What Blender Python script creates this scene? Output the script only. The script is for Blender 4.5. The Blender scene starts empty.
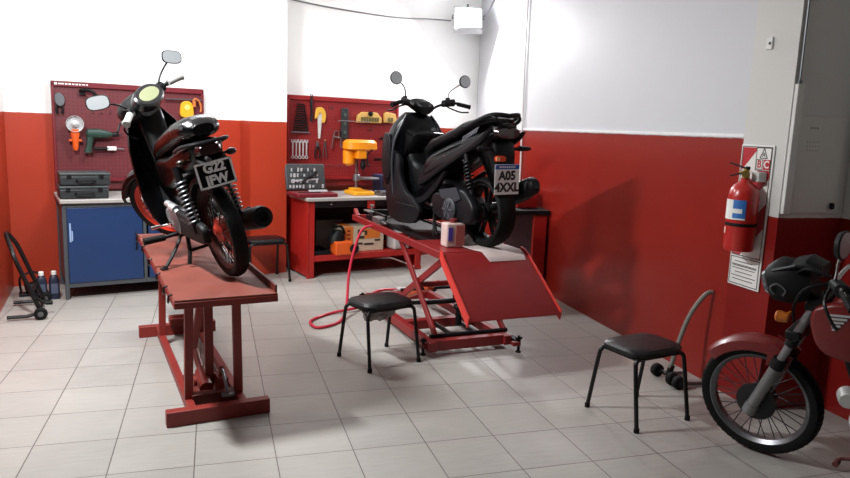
import bpy, bmesh, math, random
from mathutils import Matrix, Vector
random.seed(7)
S = bpy.context.scene
COL = S.collection
PI = math.pi
def V(*a): return Vector(a)
# ------------------------------------------------------------------ materials
def lin(c):
    if isinstance(c, str):
        c = c.lstrip('#'); c = [int(c[i:i+2], 16)/255 for i in (0, 2, 4)]
        return tuple((x/12.92 if x <= .04045 else ((x+.055)/1.055)**2.4) for x in c) + (1,)
    return tuple(c) + (1,)
MATS = {}
def mat(name, col, rough=.5, metal=0., var=.12, scale=14, bump=0., coat=0., spec=.5):
    if name in MATS: return MATS[name]
    m = bpy.data.materials.new(name); m.use_nodes = True
    nt = m.node_tree; b = nt.nodes['Principled BSDF']
    b.inputs['Roughness'].default_value = rough; b.inputs['Metallic'].default_value = metal
    b.inputs['Specular IOR Level'].default_value = spec
    if coat: b.inputs['Coat Weight'].default_value = coat
    c = lin(col)
    tc = nt.nodes.new('ShaderNodeTexCoord'); no = nt.nodes.new('ShaderNodeTexNoise')
    no.inputs['Scale'].default_value = scale; no.inputs['Detail'].default_value = 4
    nt.links.new(tc.outputs['Object'], no.inputs['Vector'])
    mx = nt.nodes.new('ShaderNodeMix'); mx.data_type = 'RGBA'
    mx.inputs['A'].default_value = tuple(x*(1-var) for x in c[:3])+(1,)
    mx.inputs['B'].default_value = tuple(min(1, x*(1+var)) for x in c[:3])+(1,)
    nt.links.new(no.outputs['Fac'], mx.inputs['Factor'])
    nt.links.new(mx.outputs['Result'], b.inputs['Base Color'])
    if bump:
        bp = nt.nodes.new('ShaderNodeBump'); bp.inputs['Strength'].default_value = bump; bp.inputs['Distance'].default_value = .01
        nt.links.new(no.outputs['Fac'], bp.inputs['Height']); nt.links.new(bp.outputs['Normal'], b.inputs['Normal'])
    MATS[name] = m
    return m
def emit(name, col, strength):
    m = bpy.data.materials.new(name); m.use_nodes = True
    b = m.node_tree.nodes['Principled BSDF']
    b.inputs['Base Color'].default_value = lin(col); b.inputs['Emission Color'].default_value = lin(col)
    b.inputs['Emission Strength'].default_value = strength
    return m
def two_tone(name, zc, top, bot, rough_top=.6, rough_bot=.38):
    """wall paint: white above, red gloss below, thin uneven edge; scuffs near the floor"""
    m = bpy.data.materials.new(name); m.use_nodes = True
    nt = m.node_tree; N = nt.nodes; L = nt.links; b = N['Principled BSDF']
    g = N.new('ShaderNodeTexCoord'); sp = N.new('ShaderNodeSeparateXYZ'); L.new(g.outputs['Object'], sp.inputs[0])
    no = N.new('ShaderNodeTexNoise'); no.inputs['Scale'].default_value = 9; L.new(g.outputs['Object'], no.inputs['Vector'])
    ad = N.new('ShaderNodeMath'); ad.operation = 'MULTIPLY_ADD'; ad.inputs[1].default_value = .012
    L.new(no.outputs['Fac'], ad.inputs[0]); L.new(sp.outputs['Z'], ad.inputs[2])
    gt = N.new('ShaderNodeMath'); gt.operation = 'GREATER_THAN'; gt.inputs[1].default_value = zc+.006; L.new(ad.outputs[0], gt.inputs[0])
    n2 = N.new('ShaderNodeTexNoise'); n2.inputs['Scale'].default_value = 2.2; n2.inputs['Detail'].default_value = 6; L.new(g.outputs['Object'], n2.inputs['Vector'])
    r = N.new('ShaderNodeMix'); r.data_type = 'RGBA'; c = lin(bot)
    r.inputs['A'].default_value = tuple(x*.86 for x in c[:3])+(1,); r.inputs['B'].default_value = tuple(min(1, x*1.12) for x in c[:3])+(1,)
    L.new(n2.outputs['Fac'], r.inputs['Factor'])
    w = N.new('ShaderNodeMix'); w.data_type = 'RGBA'; c = lin(top)
    w.inputs['A'].default_value = tuple(x*.96 for x in c[:3])+(1,); w.inputs['B'].default_value = tuple(min(1, x*1.03) for x in c[:3])+(1,)
    L.new(n2.outputs['Fac'], w.inputs['Factor'])
    x = N.new('ShaderNodeMix'); x.data_type = 'RGBA'
    L.new(gt.outputs[0], x.inputs['Factor']); L.new(r.outputs['Result'], x.inputs['A']); L.new(w.outputs['Result'], x.inputs['B'])
    L.new(x.outputs['Result'], b.inputs['Base Color'])
    rr = N.new('ShaderNodeMapRange'); rr.inputs['To Min'].default_value = rough_bot; rr.inputs['To Max'].default_value = rough_top
    L.new(gt.outputs[0], rr.inputs['Value']); L.new(rr.outputs['Result'], b.inputs['Roughness'])
    bp = N.new('ShaderNodeBump'); bp.inputs['Strength'].default_value = .12; bp.inputs['Distance'].default_value = .02
    L.new(n2.outputs['Fac'], bp.inputs['Height']); L.new(bp.outputs['Normal'], b.inputs['Normal'])
    return m
def floor_mat():
    m = bpy.data.materials.new('glazed floor tiles'); m.use_nodes = True
    nt = m.node_tree; N = nt.nodes; L = nt.links; b = N['Principled BSDF']
    g = N.new('ShaderNodeTexCoord'); mp = N.new('ShaderNodeMapping'); mp.vector_type = 'POINT'
    L.new(g.outputs['Object'], mp.inputs['Vector'])
    ang = math.radians(-17.2)
    mp.inputs['Rotation'].default_value = (0, 0, ang)
    mp.inputs['Location'].default_value = (.105+.388*40, -3.666+.388*40, 0)
    br = N.new('ShaderNodeTexBrick'); br.offset = 0; br.squash = 1
    br.inputs['Scale'].default_value = 1; br.inputs['Brick Width'].default_value = .388; br.inputs['Row Height'].default_value = .388
    br.inputs['Mortar Size'].default_value = .0028; br.inputs['Mortar Smooth'].default_value = .3; br.inputs['Bias'].default_value = 0
    br.inputs['Color1'].default_value = lin('#a29e99'); br.inputs['Color2'].default_value = lin('#aaa6a0'); br.inputs['Mortar'].default_value = lin('#544e4a')
    L.new(mp.outputs[0], br.inputs['Vector'])
    # fine streaks inside each tile
    wv = N.new('ShaderNodeTexNoise'); wv.inputs['Scale'].default_value = 5; wv.inputs['Detail'].default_value = 5
    mp2 = N.new('ShaderNodeMapping'); mp2.inputs['Scale'].default_value = (1.2, 9, 1); L.new(mp.outputs[0], mp2.inputs['Vector']); L.new(mp2.outputs[0], wv.inputs['Vector'])
    mr = N.new('ShaderNodeMapRange'); mr.inputs['To Min'].default_value = .86; mr.inputs['To Max'].default_value = 1.1; L.new(wv.outputs['Fac'], mr.inputs['Value'])
    mu = N.new('ShaderNodeMix'); mu.data_type = 'RGBA'; mu.blend_type = 'MULTIPLY'; mu.inputs['Factor'].default_value = 1
    L.new(br.outputs['Color'], mu.inputs['A']); L.new(mr.outputs['Result'], mu.inputs['B'])
    # broad dirt
    d = N.new('ShaderNodeTexNoise'); d.inputs['Scale'].default_value = 1.1; d.inputs['Detail'].default_value = 5; L.new(g.outputs['Object'], d.inputs['Vector'])
    dr = N.new('ShaderNodeMapRange'); dr.inputs['From Min'].default_value = .3; dr.inputs['From Max'].default_value = .75; dr.inputs['To Min'].default_value = 1.03; dr.inputs['To Max'].default_value = .86
    L.new(d.outputs['Fac'], dr.inputs['Value'])
    mu2 = N.new('ShaderNodeMix'); mu2.data_type = 'RGBA'; mu2.blend_type = 'MULTIPLY'; mu2.inputs['Factor'].default_value = 1
    L.new(mu.outputs['Result'], mu2.inputs['A']); L.new(dr.outputs['Result'], mu2.inputs['B'])
    L.new(mu2.outputs['Result'], b.inputs['Base Color'])
    b.inputs['Roughness'].default_value = .36
    bp = N.new('ShaderNodeBump'); bp.inputs['Strength'].default_value = .25; bp.inputs['Distance'].default_value = .003; bp.invert = True
    L.new(br.outputs['Fac'], bp.inputs['Height']); L.new(bp.outputs['Normal'], b.inputs['Normal'])
    return m
BLKM = mat('black matt plastic', '#0c0c0e', .55, spec=.25)
BLKF = mat('black painted tube', '#0b0a0b', .4, spec=.35)
RUB = mat('tyre rubber', '#0d0c0c', .7, bump=.1, scale=60, spec=.2)
VINYL = mat('black vinyl', '#0b0c0f', .4, bump=.15, scale=90, spec=.35)
CHR = mat('chrome', '#c8c8c8', .22, 1)
ALU = mat('cast aluminium', '#8d8f92', .42, .9, .2, 40)
STEEL = mat('grey steel', '#6f7276', .4, .85, .2)
DSTEEL = mat('dark steel', '#1c1c1f', .45, .6, .2)
REDP = mat('red bench paint', '#a31d17', .45, var=.12)
REDL = mat('red lift paint', '#7d231b', .5, var=.22, scale=7)
REDS = mat('red scissor lift paint', '#7d1718', .45, var=.15, scale=6)
REDM = mat('red motorcycle paint', '#660f0e', .35, coat=.12)
RIMR = mat('red rim paint', '#c2341f', .35)
DRED = mat('dark red pegboard', '#8a1f22', .5, var=.08)
WHT = mat('white plastic', '#e6e6e2', .5)
PLW = mat('number plate white', '#f6f7f8', .5, var=.02)
PLB = mat('number plate black', '#060607', .6, var=.03, spec=.15)
BLUEP = mat('blue cabinet paint', '#17335f', .42, var=.1, scale=5)
DGREY = mat('dark grey metal', '#44494e', .45, var=.1)
TOPG = mat('grey countertop', '#a9a6a2', .4, .1)
ORG = mat('orange plastic', '#d8591c', .45)
YEL = mat('yellow plastic', '#eba31a', .45)
GRN = mat('dark green plastic', '#1f3b33', .5)
GLASS = mat('mirror glass', '#b9bdc0', .35, .5, .03)
BLUL = mat('blue label', '#2f6db8', .5)
NAVY = mat('navy plastic', '#16264a', .45)
CARD = mat('cardboard', '#c9a368', .8)
# ------------------------------------------------------------------ mesh builder
class M:
    def __init__(s, T=None): s.v = []; s.f = []; s.T = T
    def add(s, vs, fs):
        o = len(s.v); T = s.T
        s.v += [(T @ Vector(p)) if T else Vector(p) for p in vs]
        s.f += [tuple(i+o for i in f) for f in fs]
        return s
    def box(s, c, d, R=None):
        c = Vector(c); x, y, z = d[0]/2, d[1]/2, d[2]/2
        vs = [Vector((a*x, b*y, e*z)) for a in (-1, 1) for b in (-1, 1) for e in (-1, 1)]
        if R: vs = [R @ v for v in vs]
        return s.add([v+c for v in vs], [(0, 1, 3, 2), (4, 6, 7, 5), (0, 4, 5, 1), (2, 3, 7, 6), (0, 2, 6, 4), (1, 5, 7, 3)])
    def bar(s, p, q, w, h, up=(0, 0, 1)):
        """rectangular bar from p to q, w across, h along 'up'"""
        p, q = Vector(p), Vector(q); d = (q-p).normalized(); u = Vector(up); sx = d.cross(u)
        if sx.length < 1e-5: sx = d.cross(Vector((1, 0, 0)))
        sx.normalize(); u = sx.cross(d)
        vs = [e+sx*a*w/2+u*b*h/2 for e in (p, q) for a, b in ((-1, -1), (1, -1), (1, 1), (-1, 1))]
        return s.add(vs, [(0, 1, 2, 3), (4, 7, 6, 5), (0, 4, 5, 1), (1, 5, 6, 2), (2, 6, 7, 3), (3, 7, 4, 0)])
    def loft(s, rings, cap=True, closed=False):
        n = len(rings[0]); vs = [p for r in rings for p in r]; fs = []
        m = len(rings)
        for i in range(m if closed else m-1):
            j = (i+1) % m
            for k in range(n):
                l = (k+1) % n; fs.append((i*n+k, i*n+l, j*n+l, j*n+k))
        if cap and not closed:
            fs.append(tuple(range(n))[::-1]); fs.append(tuple((m-1)*n+k for k in range(n)))
        return s.add(vs, fs)
    def tube(s, pts, r, n=10, closed=False, cap=True):
        pts = [Vector(p) for p in pts]; m = len(pts)
        rs = r if isinstance(r, (list, tuple)) else [r]*m
        rings = []; u = None
        for i, p in enumerate(pts):
            a = pts[(i-1) % m] if (closed or i > 0) else p; b = pts[(i+1) % m] if (closed or i < m-1) else p
            t = (b-a).normalized()
            if u is None:
                u = t.orthogonal().normalized()
            u = (u-t*u.dot(t))
            if u.length < 1e-6: u = t.orthogonal()
            u.normalize(); w = t.cross(u)
            rings.append([p+(u*math.cos(2*PI*k/n)+w*math.sin(2*PI*k/n))*rs[i] for k in range(n)])
        return s.loft(rings, cap, closed)
    def rod(s, p, q, r, r2=None, n=12): return s.tube([p, q], [r, r if r2 is None else r2], n)
    def lathe(s, prof, o=(0, 0, 0), ax=(0, 0, 1), n=24, closed=False):
        """prof: (h, r) along axis; closed=True joins the last ring back to the first (a tyre)"""
        o = Vector(o); ax = Vector(ax).normalized(); u = ax.orthogonal().normalized(); w = ax.cross(u)
        rings = [[o+ax*h+(u*math.cos(2*PI*k/n)+w*math.sin(2*PI*k/n))*max(r, 1e-4) for k in range(n)] for h, r in prof]
        return s.loft(rings, True, closed)
    def prism(s, poly, o, u, v, w, t):
        """polygon (a,b) in plane o+u*a+v*b, thickness t along w"""
        o, u, v, w = map(Vector, (o, u, v, w))
        A = [o+u*a+v*b for a, b in poly]; return s.loft([A, [p+w*t for p in A]])
    def puff(s, out, w, yc=0., inset=.03, k=4, sub=4, wf=None):
        """side outline (x,z) inflated to half width w with rounded flanks"""
        P = smooth2(out, sub) if sub else [Vector((a, b)) for a, b in out]
        n = len(P); area = sum(P[i].x*P[(i+1) % n].y-P[(i+1) % n].x*P[i].y for i in range(n))
        sg = 1 if area > 0 else -1
        nor = []
        for i in range(n):
            t = (P[(i+1) % n]-P[i-1]); t = t.normalized() if t.length > 1e-9 else Vector((1, 0)); nor.append(Vector((-t.y, t.x))*sg)
        rings = []
        for j in range(-k, k+1):
            ph = j/k*PI/2; d = inset*(1-math.cos(ph)); r = []
            for p, q in zip(P, nor):
                a = p+q*d; ww = w*(wf(a.x, a.y) if wf else 1); r.append(Vector((a.x, yc+ww*math.sin(ph), a.y)))
            rings.append(r)
        return s.loft(rings)
    def ell(s, c, r, n=14, m=9, R=None):
        c = Vector(c); rings = []
        for i in range(m+1):
            t = -PI/2+PI*i/m
            ring = [Vector((r[0]*max(math.cos(t), .01)*math.cos(2*PI*k/n), r[1]*max(math.cos(t), .01)*math.sin(2*PI*k/n), r[2]*math.sin(t))) for k in range(n)]
            rings.append([(R @ p if R else p)+c for p in ring])
        return s.loft(rings)
    def sup(s, secs, n=22):
        """loft of super-ellipses: (centre, e1, e2, a, b, power)"""
        rings = []
        for c, e1, e2, a, b, p in secs:
            c, e1, e2 = Vector(c), Vector(e1), Vector(e2); r = []
            for k in range(n):
                t = 2*PI*k/n; x, y = math.cos(t), math.sin(t)
                r.append(c+e1*a*math.copysign(abs(x)**(2/p), x)+e2*b*math.copysign(abs(y)**(2/p), y))
            rings.append(r)
        return s.loft(rings)
def smooth2(pts, sub=4, closed=True):
    P = [Vector(p) for p in pts]; n = len(P); out = []
    rng = range(n) if closed else range(n-1)
    for i in rng:
        if closed: a, b, c, d = P[i-1], P[i], P[(i+1) % n], P[(i+2) % n]
        else: a, b, c, d = P[max(i-1, 0)], P[i], P[i+1], P[min(i+2, n-1)]
        for j in range(sub):
            t = j/sub
            out.append(.5*((2*b)+(c-a)*t+(2*a-5*b+4*c-d)*t*t+(3*b-a-3*c+d)*t**3))
    if not closed: out.append(P[-1])
    return out
def sm(pts, sub=6, closed=False): return smooth2(pts, sub, closed)
def obj(name, m, material, parent=None, bev=0., seg=2, ang=35, label=None):
    me = bpy.data.meshes.new(name); me.from_pydata([tuple(v) for v in m.v], [], m.f)
    bm = bmesh.new(); bm.from_mesh(me); bmesh.ops.recalc_face_normals(bm, faces=bm.faces); bm.to_mesh(me); bm.free()
    me.materials.append(material)
    for p in me.polygons: p.use_smooth = True
    me.set_sharp_from_angle(angle=math.radians(ang))
    o = bpy.data.objects.new(name, me); COL.objects.link(o)
    if parent: o.parent = parent
    if bev:
        b = o.modifiers.new('edge', 'BEVEL'); b.width = bev; b.segments = seg; b.limit_method = 'ANGLE'; b.angle_limit = math.radians(40); b.harden_normals = False
    if label: o['label'] = label
    return o
def tag(o, label, cat, group=None, kind=None):
    o['label'] = label; o['category'] = cat
    if group: o['group'] = group
    if kind: o['kind'] = kind
    return o
def thing(name, label, cat, loc=(0, 0, 0), rotz=0., group=None, lean=0.):
    o = bpy.data.objects.new(name, None); COL.objects.link(o); o.empty_display_size = .1
    o.location = loc; o.rotation_euler = (-lean, 0, rotz)
    return tag(o, label, cat, group)
def solo(name, m, material, label, cat, loc=(0, 0, 0), rotz=0., group=None, bev=0.):
    o = obj(name, m, material, None, bev); o.location = loc; o.rotation_euler = (0, 0, rotz)
    return tag(o, label, cat, group)
def struct(name, m, material, loc=(0, 0, 0), rotz=0., bev=0.):
    o = obj(name, m, material, None, bev); o.location = loc; o.rotation_euler = (0, 0, rotz); o['kind'] = 'structure'
    return o
def text(name, body, size, material, parent, o, u, v, ext=.001, bold=.0, space=1., T=None):
    c = bpy.data.curves.new(name, 'FONT'); c.body = body; c.size = size; c.align_x = 'CENTER'; c.align_y = 'CENTER'
    c.extrude = ext; c.offset = bold; c.space_line = space; c.resolution_u = 4
    t = bpy.data.objects.new(name, c); COL.objects.link(t)
    me = bpy.data.meshes.new_from_object(t.evaluated_get(bpy.context.evaluated_depsgraph_get()))
    bpy.data.objects.remove(t); bpy.data.curves.remove(c)
    u, v = Vector(u).normalized(), Vector(v).normalized(); w = u.cross(v)
    X = Matrix((u, v, w)).transposed().to_4x4(); X.translation = Vector(o)
    me.transform((T @ X) if T else X); me.materials.clear(); me.materials.append(material)
    q = bpy.data.objects.new(name, me); COL.objects.link(q); q.parent = parent
    return q
# ------------------------------------------------------------------ frames of the two walls
TB = math.atan2(.527, .85)                      # back wall: x along it, y into it
def bw(s, t, z=0): c, n = math.cos(TB), math.sin(TB); return (c*s-n*t, n*s+c*t, z)
TR = math.atan2(-.963, .27)                     # right wall: x along it towards the camera, y into it
def rw(s, o, z=0): c, n = math.cos(TR), math.sin(TR); return (-c*s-n*o, -n*s+c*o, z)
# ================================================================== SETTING
FLOORM = floor_mat()
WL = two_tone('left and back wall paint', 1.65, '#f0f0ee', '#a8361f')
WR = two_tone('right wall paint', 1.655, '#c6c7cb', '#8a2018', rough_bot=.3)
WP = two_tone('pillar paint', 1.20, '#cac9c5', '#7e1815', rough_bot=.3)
WCEIL = mat('ceiling paint', '#e9e9e6', .8, var=.03, scale=2)
m = M(); m.box((1.5, 4.5, -.05), (13, 13, .1)); struct('floor', m, FLOORM)
H = 3.45
def wall(name, p, q, mt, th=.12, side=1, h=H):
    """wall whose room face runs p->q, thickness to the given side"""
    p, q = Vector((*p, 0)), Vector((*q, 0)); d = (q-p).normalized(); n = Vector((-d.y, d.x, 0))*side
    m = M(); A = [p, q, q+n*th, p+n*th]; m.loft([A, [a+Vector((0, 0, h)) for a in A]])
    return struct(name, m, mt)
CLB = (-3.915, 6.43)          # left-back corner
CRB = rw(8.80, 3.11)[:2]      # right-back corner
wall('wall_back', (CLB[0]-.1, CLB[1]-.062), (CRB[0]+.2, CRB[1]+.124), WL, side=1)
wall('wall_left', CLB, (CLB[0]+.42*3.0, CLB[1]-.908*3.0), WL, side=-1)
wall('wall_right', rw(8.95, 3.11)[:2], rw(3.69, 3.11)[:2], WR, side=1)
# square pillar on the back wall between the benches
m = M(); A = [bw(2.26, 7.6), bw(2.26, 7.2), bw(2.66, 7.2), bw(2.66, 7.6)]; m.loft([[Vector(a) for a in A], [Vector((a[0], a[1], H)) for a in A]])
struct('wall_back_pillar', m, WL)
# pillar on the right wall, then the wall steps back towards the camera
m = M(); A = [rw(3.70, 3.095), rw(3.34, 3.095), rw(3.34, 3.7), rw(3.70, 3.7)]; m.loft([[Vector(a) for a in A], [Vector((a[0], a[1], H)) for a in A]])
struct('wall_right_pillar', m, WP)
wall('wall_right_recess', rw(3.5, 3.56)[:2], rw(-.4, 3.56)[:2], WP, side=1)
m = M(); m.box((1.2, 4.6, H+.05), (12, 12.4, .1)); struct('ceiling', m, WCEIL)
# pale ledge line on top of the red paint of the right wall
m = M(); a, b = Vector(rw(8.78, 3.106, 1.672)), Vector(rw(3.71, 3.106, 1.672)); m.bar(a, b, .012, .022); struct('trim_1', m, mat('white trim paint', '#e3e3e3', .5))
# ================================================================== WORKBENCHES
PB = None
def peg_mat(name, col):
    m = bpy.data.materials.new(name); m.use_nodes = True; nt = m.node_tree; N = nt.nodes; L = nt.links; b = N['Principled BSDF']
    tc = N.new('ShaderNodeTexCoord'); sc = N.new('ShaderNodeVectorMath'); sc.operation = 'MULTIPLY'; sc.inputs[1].default_value = (28, 0, 28); L.new(tc.outputs['Object'], sc.inputs[0])
    fr = N.new('ShaderNodeVectorMath'); fr.operation = 'FRACTION'; L.new(sc.outputs[0], fr.inputs[0])
    sb = N.new('ShaderNodeVectorMath'); sb.operation = 'DISTANCE'; sb.inputs[1].default_value = (.5, 0, .5); L.new(fr.outputs[0], sb.inputs[0])
    lt = N.new('ShaderNodeMath'); lt.operation = 'LESS_THAN'; lt.inputs[1].default_value = .15; L.new(sb.outputs['Value'], lt.inputs[0])
    c = lin(col); mx = N.new('ShaderNodeMix'); mx.data_type = 'RGBA'; mx.inputs['A'].default_value = c; mx.inputs['B'].default_value = (.03, .012, .012, 1)
    L.new(lt.outputs[0], mx.inputs['Factor']); L.new(mx.outputs['Result'], b.inputs['Base Color']); b.inputs['Roughness'].default_value = .45
    return m
t = thing('workbench', 'blue steel workbench with dark grey frame and grey countertop against back wall', 'workbench', bw(1.15, 7.15), TB)
m = M(); m.box((0, -.01, .888), (1.44, .74, .036)); obj('countertop', m, TOPG, t, .006)
m = M()
for x in (-.685, .685):
    for y in (-.33, .33): m.box((x, y, .435), (.035, .035, .87))
m.box((0, -.335, .85), (1.34, .03, .04)); m.box((0, -.335, .128), (1.34, .03, .04)); m.box((-.02, -.335, .49), (.028, .03, .72))
obj('frame', m, DGREY, t, .003)
m = M(); m.box((-.685, 0, .49), (.012, .64, .72)); m.box((.685, 0, .49), (.012, .64, .72)); m.box((0, .33, .49), (1.36, .012, .72)); m.box((0, 0, .13), (1.36, .64, .012)); obj('side_panel', m, DGREY, t)
m = M(); m.box((-.354, -.347, .489), (.625, .02, .68)); d = obj('door', m, BLUEP, t, .004)
m = M(); m.tube([(-.10, -.356, .43), (-.10, -.38, .45), (-.10, -.38, .57), (-.10, -.356, .59)], .007); obj('handle', m, DSTEEL, d)
m = M(); m.box((-.645, -.358, .61), (.014, .006, .17)); m.box((-.63, -.358, .58), (.01, .006, .09)); obj('door_sticker', m, mat('pale blue sticker', '#8fa9cf', .5), d)
for z0, z1 in ((.655, .829), (.47, .645), (.312, .46), (.149, .302)):
    m = M(); m.box((.338, -.347, (z0+z1)/2), (.655, .02, z1-z0)); d = obj('drawer', m, BLUEP, t, .004)
    m = M(); m.box((.338, -.362, z1-.03), (.2, .016, .018)); obj('handle', m, DSTEEL, d)
    if z0 > .6:
        m = M(); m.box((.06, -.3585, .735), (.07, .004, .022)); obj('drawer_label', m, WHT, d)
t = thing('workbench', 'red steel workbench with grey top and open lower shelf on back wall', 'workbench', bw(3.46, 7.15), TB)
m = M(); m.box((0, -.01, .853), (1.46, .74, .036)); obj('countertop', m, TOPG, t, .006)
for x in (-.70, .70):
    m = M(); m.box((x, 0, .43), (.02, .70, .82)); m.box((x+(.03 if x < 0 else -.03), -.34, .42), (.075, .02, .83)); m.box((x, -.34, .02), (.03, .03, .04)); obj('side_panel', m, REDP, t, .003)
m = M(); m.box((0, 0, .222), (1.38, .66, .02)); m.box((0, -.335, .212), (1.38, .02, .062)); obj('shelf', m, REDP, t, .003)
m = M(); m.box((0, .34, .55), (1.38, .012, .62)); obj('back_panel', m, mat('painted shade steel', '#3a2b31', .6), t)  # shade inside the bench is put into this dark panel colour
m = M(); m.box((0, .02, .76), (1.38, .5, .012)); m.box((-.2, -.28, .795), (.9, .02, .075)); dr = obj('drawer', m, mat('dark drawer steel', '#26222a', .5), t, .003)
m = M(); m.lathe([(0, .012), (.012, .012), (.016, .006)], (-.42, -.29, .795), (0, -1, 0), 10); obj('lock', m, CHR, dr)
m = M(); m.box((.035, -.35, .79), (.085, .03, .10)); obj('latch_box', m, REDP, t, .004)
# pegboards -----------------------------------------------------------------
def pegboard(s0, s1, label, fill, frame, hdr):
    cx = (s0+s1)/2; w = s1-s0
    t = thing('pegboard', label, 'pegboard', bw(cx, 7.5, .93), TB)
    m = M(); m.box((0, -.012, .505), (w-.02, .02, 1.0)); obj('panel', m, fill, t)
    m = M()
    m.box((-w/2+.012, -.02, .505), (.024, .05, 1.01)); m.box((w/2-.012, -.02, .505), (.024, .05, 1.01))
    m.box((0, -.02, 1.0), (w, .05, .05)); obj('board_frame', m, frame, t, .003)
    m = M(); m.box((0, -.045, .10), (w-.04, .05, .012)); m.box((0, -.068, .10), (w-.04, .006, .03)); obj('tool_rail', m, frame, t)
    return t, w
pl, w = pegboard(.447, 1.85, 'maroon pegboard holding a drill and a grinder above the blue bench', peg_mat('maroon pegboard', '#66262c'), mat('maroon frame', '#6c1420', .45), 1)
m = M(); x = -w/2+.03
for k, (g, hh) in enumerate(((.022, .02), (.05, .012), (.02, .014), (.022, .014), (.02, .014), (.02, .014), (.016, .014), (.03, .010), (.012, .014))):
    m.box((x+g/2, -.0465, 1.0), (g, .003, hh)); x += g+.009
obj('header_lettering', m, WHT, pl)
for (a, z) in ((.31, .91), (-.36, .74), (-.28, .74), (-.2, .745), (-.12, .74), (.05, .90), (.12, .905)):
    m = M(); m.tube([(a, -.02, z), (a, -.06, z), (a, -.066, z+.02)], .003, 6); obj('hook', m, STEEL, pl)
pr_, w = pegboard(2.762, 4.18, 'red pegboard with wrenches and hex keys above the red bench', peg_mat('red pegboard', '#8a1d1f'), mat('red board frame', '#8f181a', .45), 0)
for (a, z) in ((-.20, .90), (-.17, .90), (.31, .665), (.35, .665), (-.24, .23), (-.19, .235), (-.14, .23), (-.09, .235), (-.04, .23), (.02, .235), (-.3, .225)):
    m = M(); m.tube([(a, -.02, z), (a, -.055, z), (a, -.06, z+.018)], .0045, 6); obj('hook', m, STEEL, pr_)
# ------------------------------------------------------------------ hand tools
def tool(name, label, cat, s, z, group=None, rot=0, t=7.475): return thing(name, label, cat, bw(s, t, z), TB, group)
# caliper-like grey tool top left
t = tool('locking_pliers', 'grey locking pliers hanging at top left of maroon pegboard', 'pliers', .51, 1.75)
m = M(); m.prism(smooth2([(-.03, .08), (.01, .095), (.045, .05), (.04, -.01), (.0, -.03), (-.035, .01)], 3), (0, -.045, 0), (1, 0, 0), (0, 0, 1), (0, 1, 0), .03); obj('jaw', m, STEEL, t, .004)
for dx in (-.02, .022):
    m = M(); m.tube(sm([(dx*.4, -.03, 0), (dx*1.2, -.03, -.05), (dx, -.03, -.10)]), .011, 8); obj('handle', m, DSTEEL, t)
t = tool('wall_bracket', 'black hook bracket beside the top of maroon pegboard', 'hook', .76, 1.86)
m = M(); m.tube(sm([(-.07, -.02, .01), (-.03, -.05, .02), (.03, -.07, .012), (.07, -.07, -.03)]), .016, 8); m.box((-.05, -.02, .0), (.05, .02, .05)); obj('bracket_arm', m, BLKM, t)
t = tool('angle_grinder', 'orange angle grinder with round silver guard hanging on maroon pegboard', 'grinder', .63, 1.46)
m = M(); m.sup([((0, -.06, .05), (1, 0, 0), (0, 1, 0), .036, .036, 2.6), ((0, -.06, 0), (1, 0, 0), (0, 1, 0), .04, .036, 2.6), ((0, -.06, -.05), (1, 0, 0), (0, 1, 0), .03, .03, 2.4), ((0, -.06, -.12), (1, 0, 0), (0, 1, 0), .026, .03, 2.6), ((0, -.06, -.15), (1, 0, 0), (0, 1, 0), .018, .02, 2.2)]); obj('grinder_body', m, ORG, t)
m = M(); m.box((0, -.06, -.055), (.11, .03, .02)); obj('side_switch', m, ORG, t, .004)
m = M(); m.lathe([(0, .074), (.004, .077), (.03, .077), (.03, .073), (.006, .07)], (0, -.075, .1), (0, -1, 0), 28); obj('guard', m, mat('bright steel', '#c9cacc', .35, .4), t)
m = M(); m.lathe([(0, .03), (.05, .032), (.06, .02), (.065, .008)], (0, -.06, .1), (0, -1, 0), 16); obj('gear_head', m, mat('bright steel', '#c9cacc', .35, .6), t)
t = tool('power_drill', 'dark green corded power drill hanging on maroon pegboard', 'drill', .85, 1.40)
m = M(); m.sup([((-.13, -.06, .07), (0, 1, 0), (0, 0, 1), .02, .025, 2.3), ((-.11, -.06, .075), (0, 1, 0), (0, 0, 1), .036, .042, 2.6), ((-.02, -.06, .075), (0, 1, 0), (0, 0, 1), .038, .046, 2.6), ((.06, -.06, .07), (0, 1, 0), (0, 0, 1), .034, .036, 2.3), ((.1, -.06, .068), (0, 1, 0), (0, 0, 1), .022, .022, 2)]); obj('drill_body', m, GRN, t)
m = M(); m.sup([((-.09, -.06, .05), (1, 0, 0), (0, 1, 0), .035, .028, 2.6), ((-.1, -.06, -.03), (1, 0, 0), (0, 1, 0), .028, .025, 2.6), ((-.115, -.06, -.11), (1, 0, 0), (0, 1, 0), .034, .026, 3)]); obj('handle', m, GRN, t)
m = M(); m.lathe([(0, .02), (.02, .024), (.05, .022), (.065, .012)], (.1, -.06, .068), (1, 0, 0), 14); m.rod((.16, -.06, .068), (.2, -.06, .068), .005); obj('chuck', m, DSTEEL, t)
m = M(); m.box((-.062, -.06, .02), (.02, .016, .03)); obj('trigger', m, BLKM, t, .003)
t = tool('screwdriver', 'black screwdriver with white grip lying across maroon pegboard', 'screwdriver', .92, 1.33)
m = M(); m.rod((-.13, -.04, -.005), (.0, -.04, 0), .016); obj('grip', m, BLKM, t)
m = M(); m.box((.03, -.04, .002), (.085, .03, .04)); obj('collar', m, WHT, t, .006)
m = M(); m.rod((.07, -.04, .002), (.14, -.04, -.004), .006); obj('shaft', m, STEEL, t)
t = tool('tape_measure', 'yellow tape measure hanging at right of maroon pegboard', 'tape measure', 1.672, 1.74)
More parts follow.
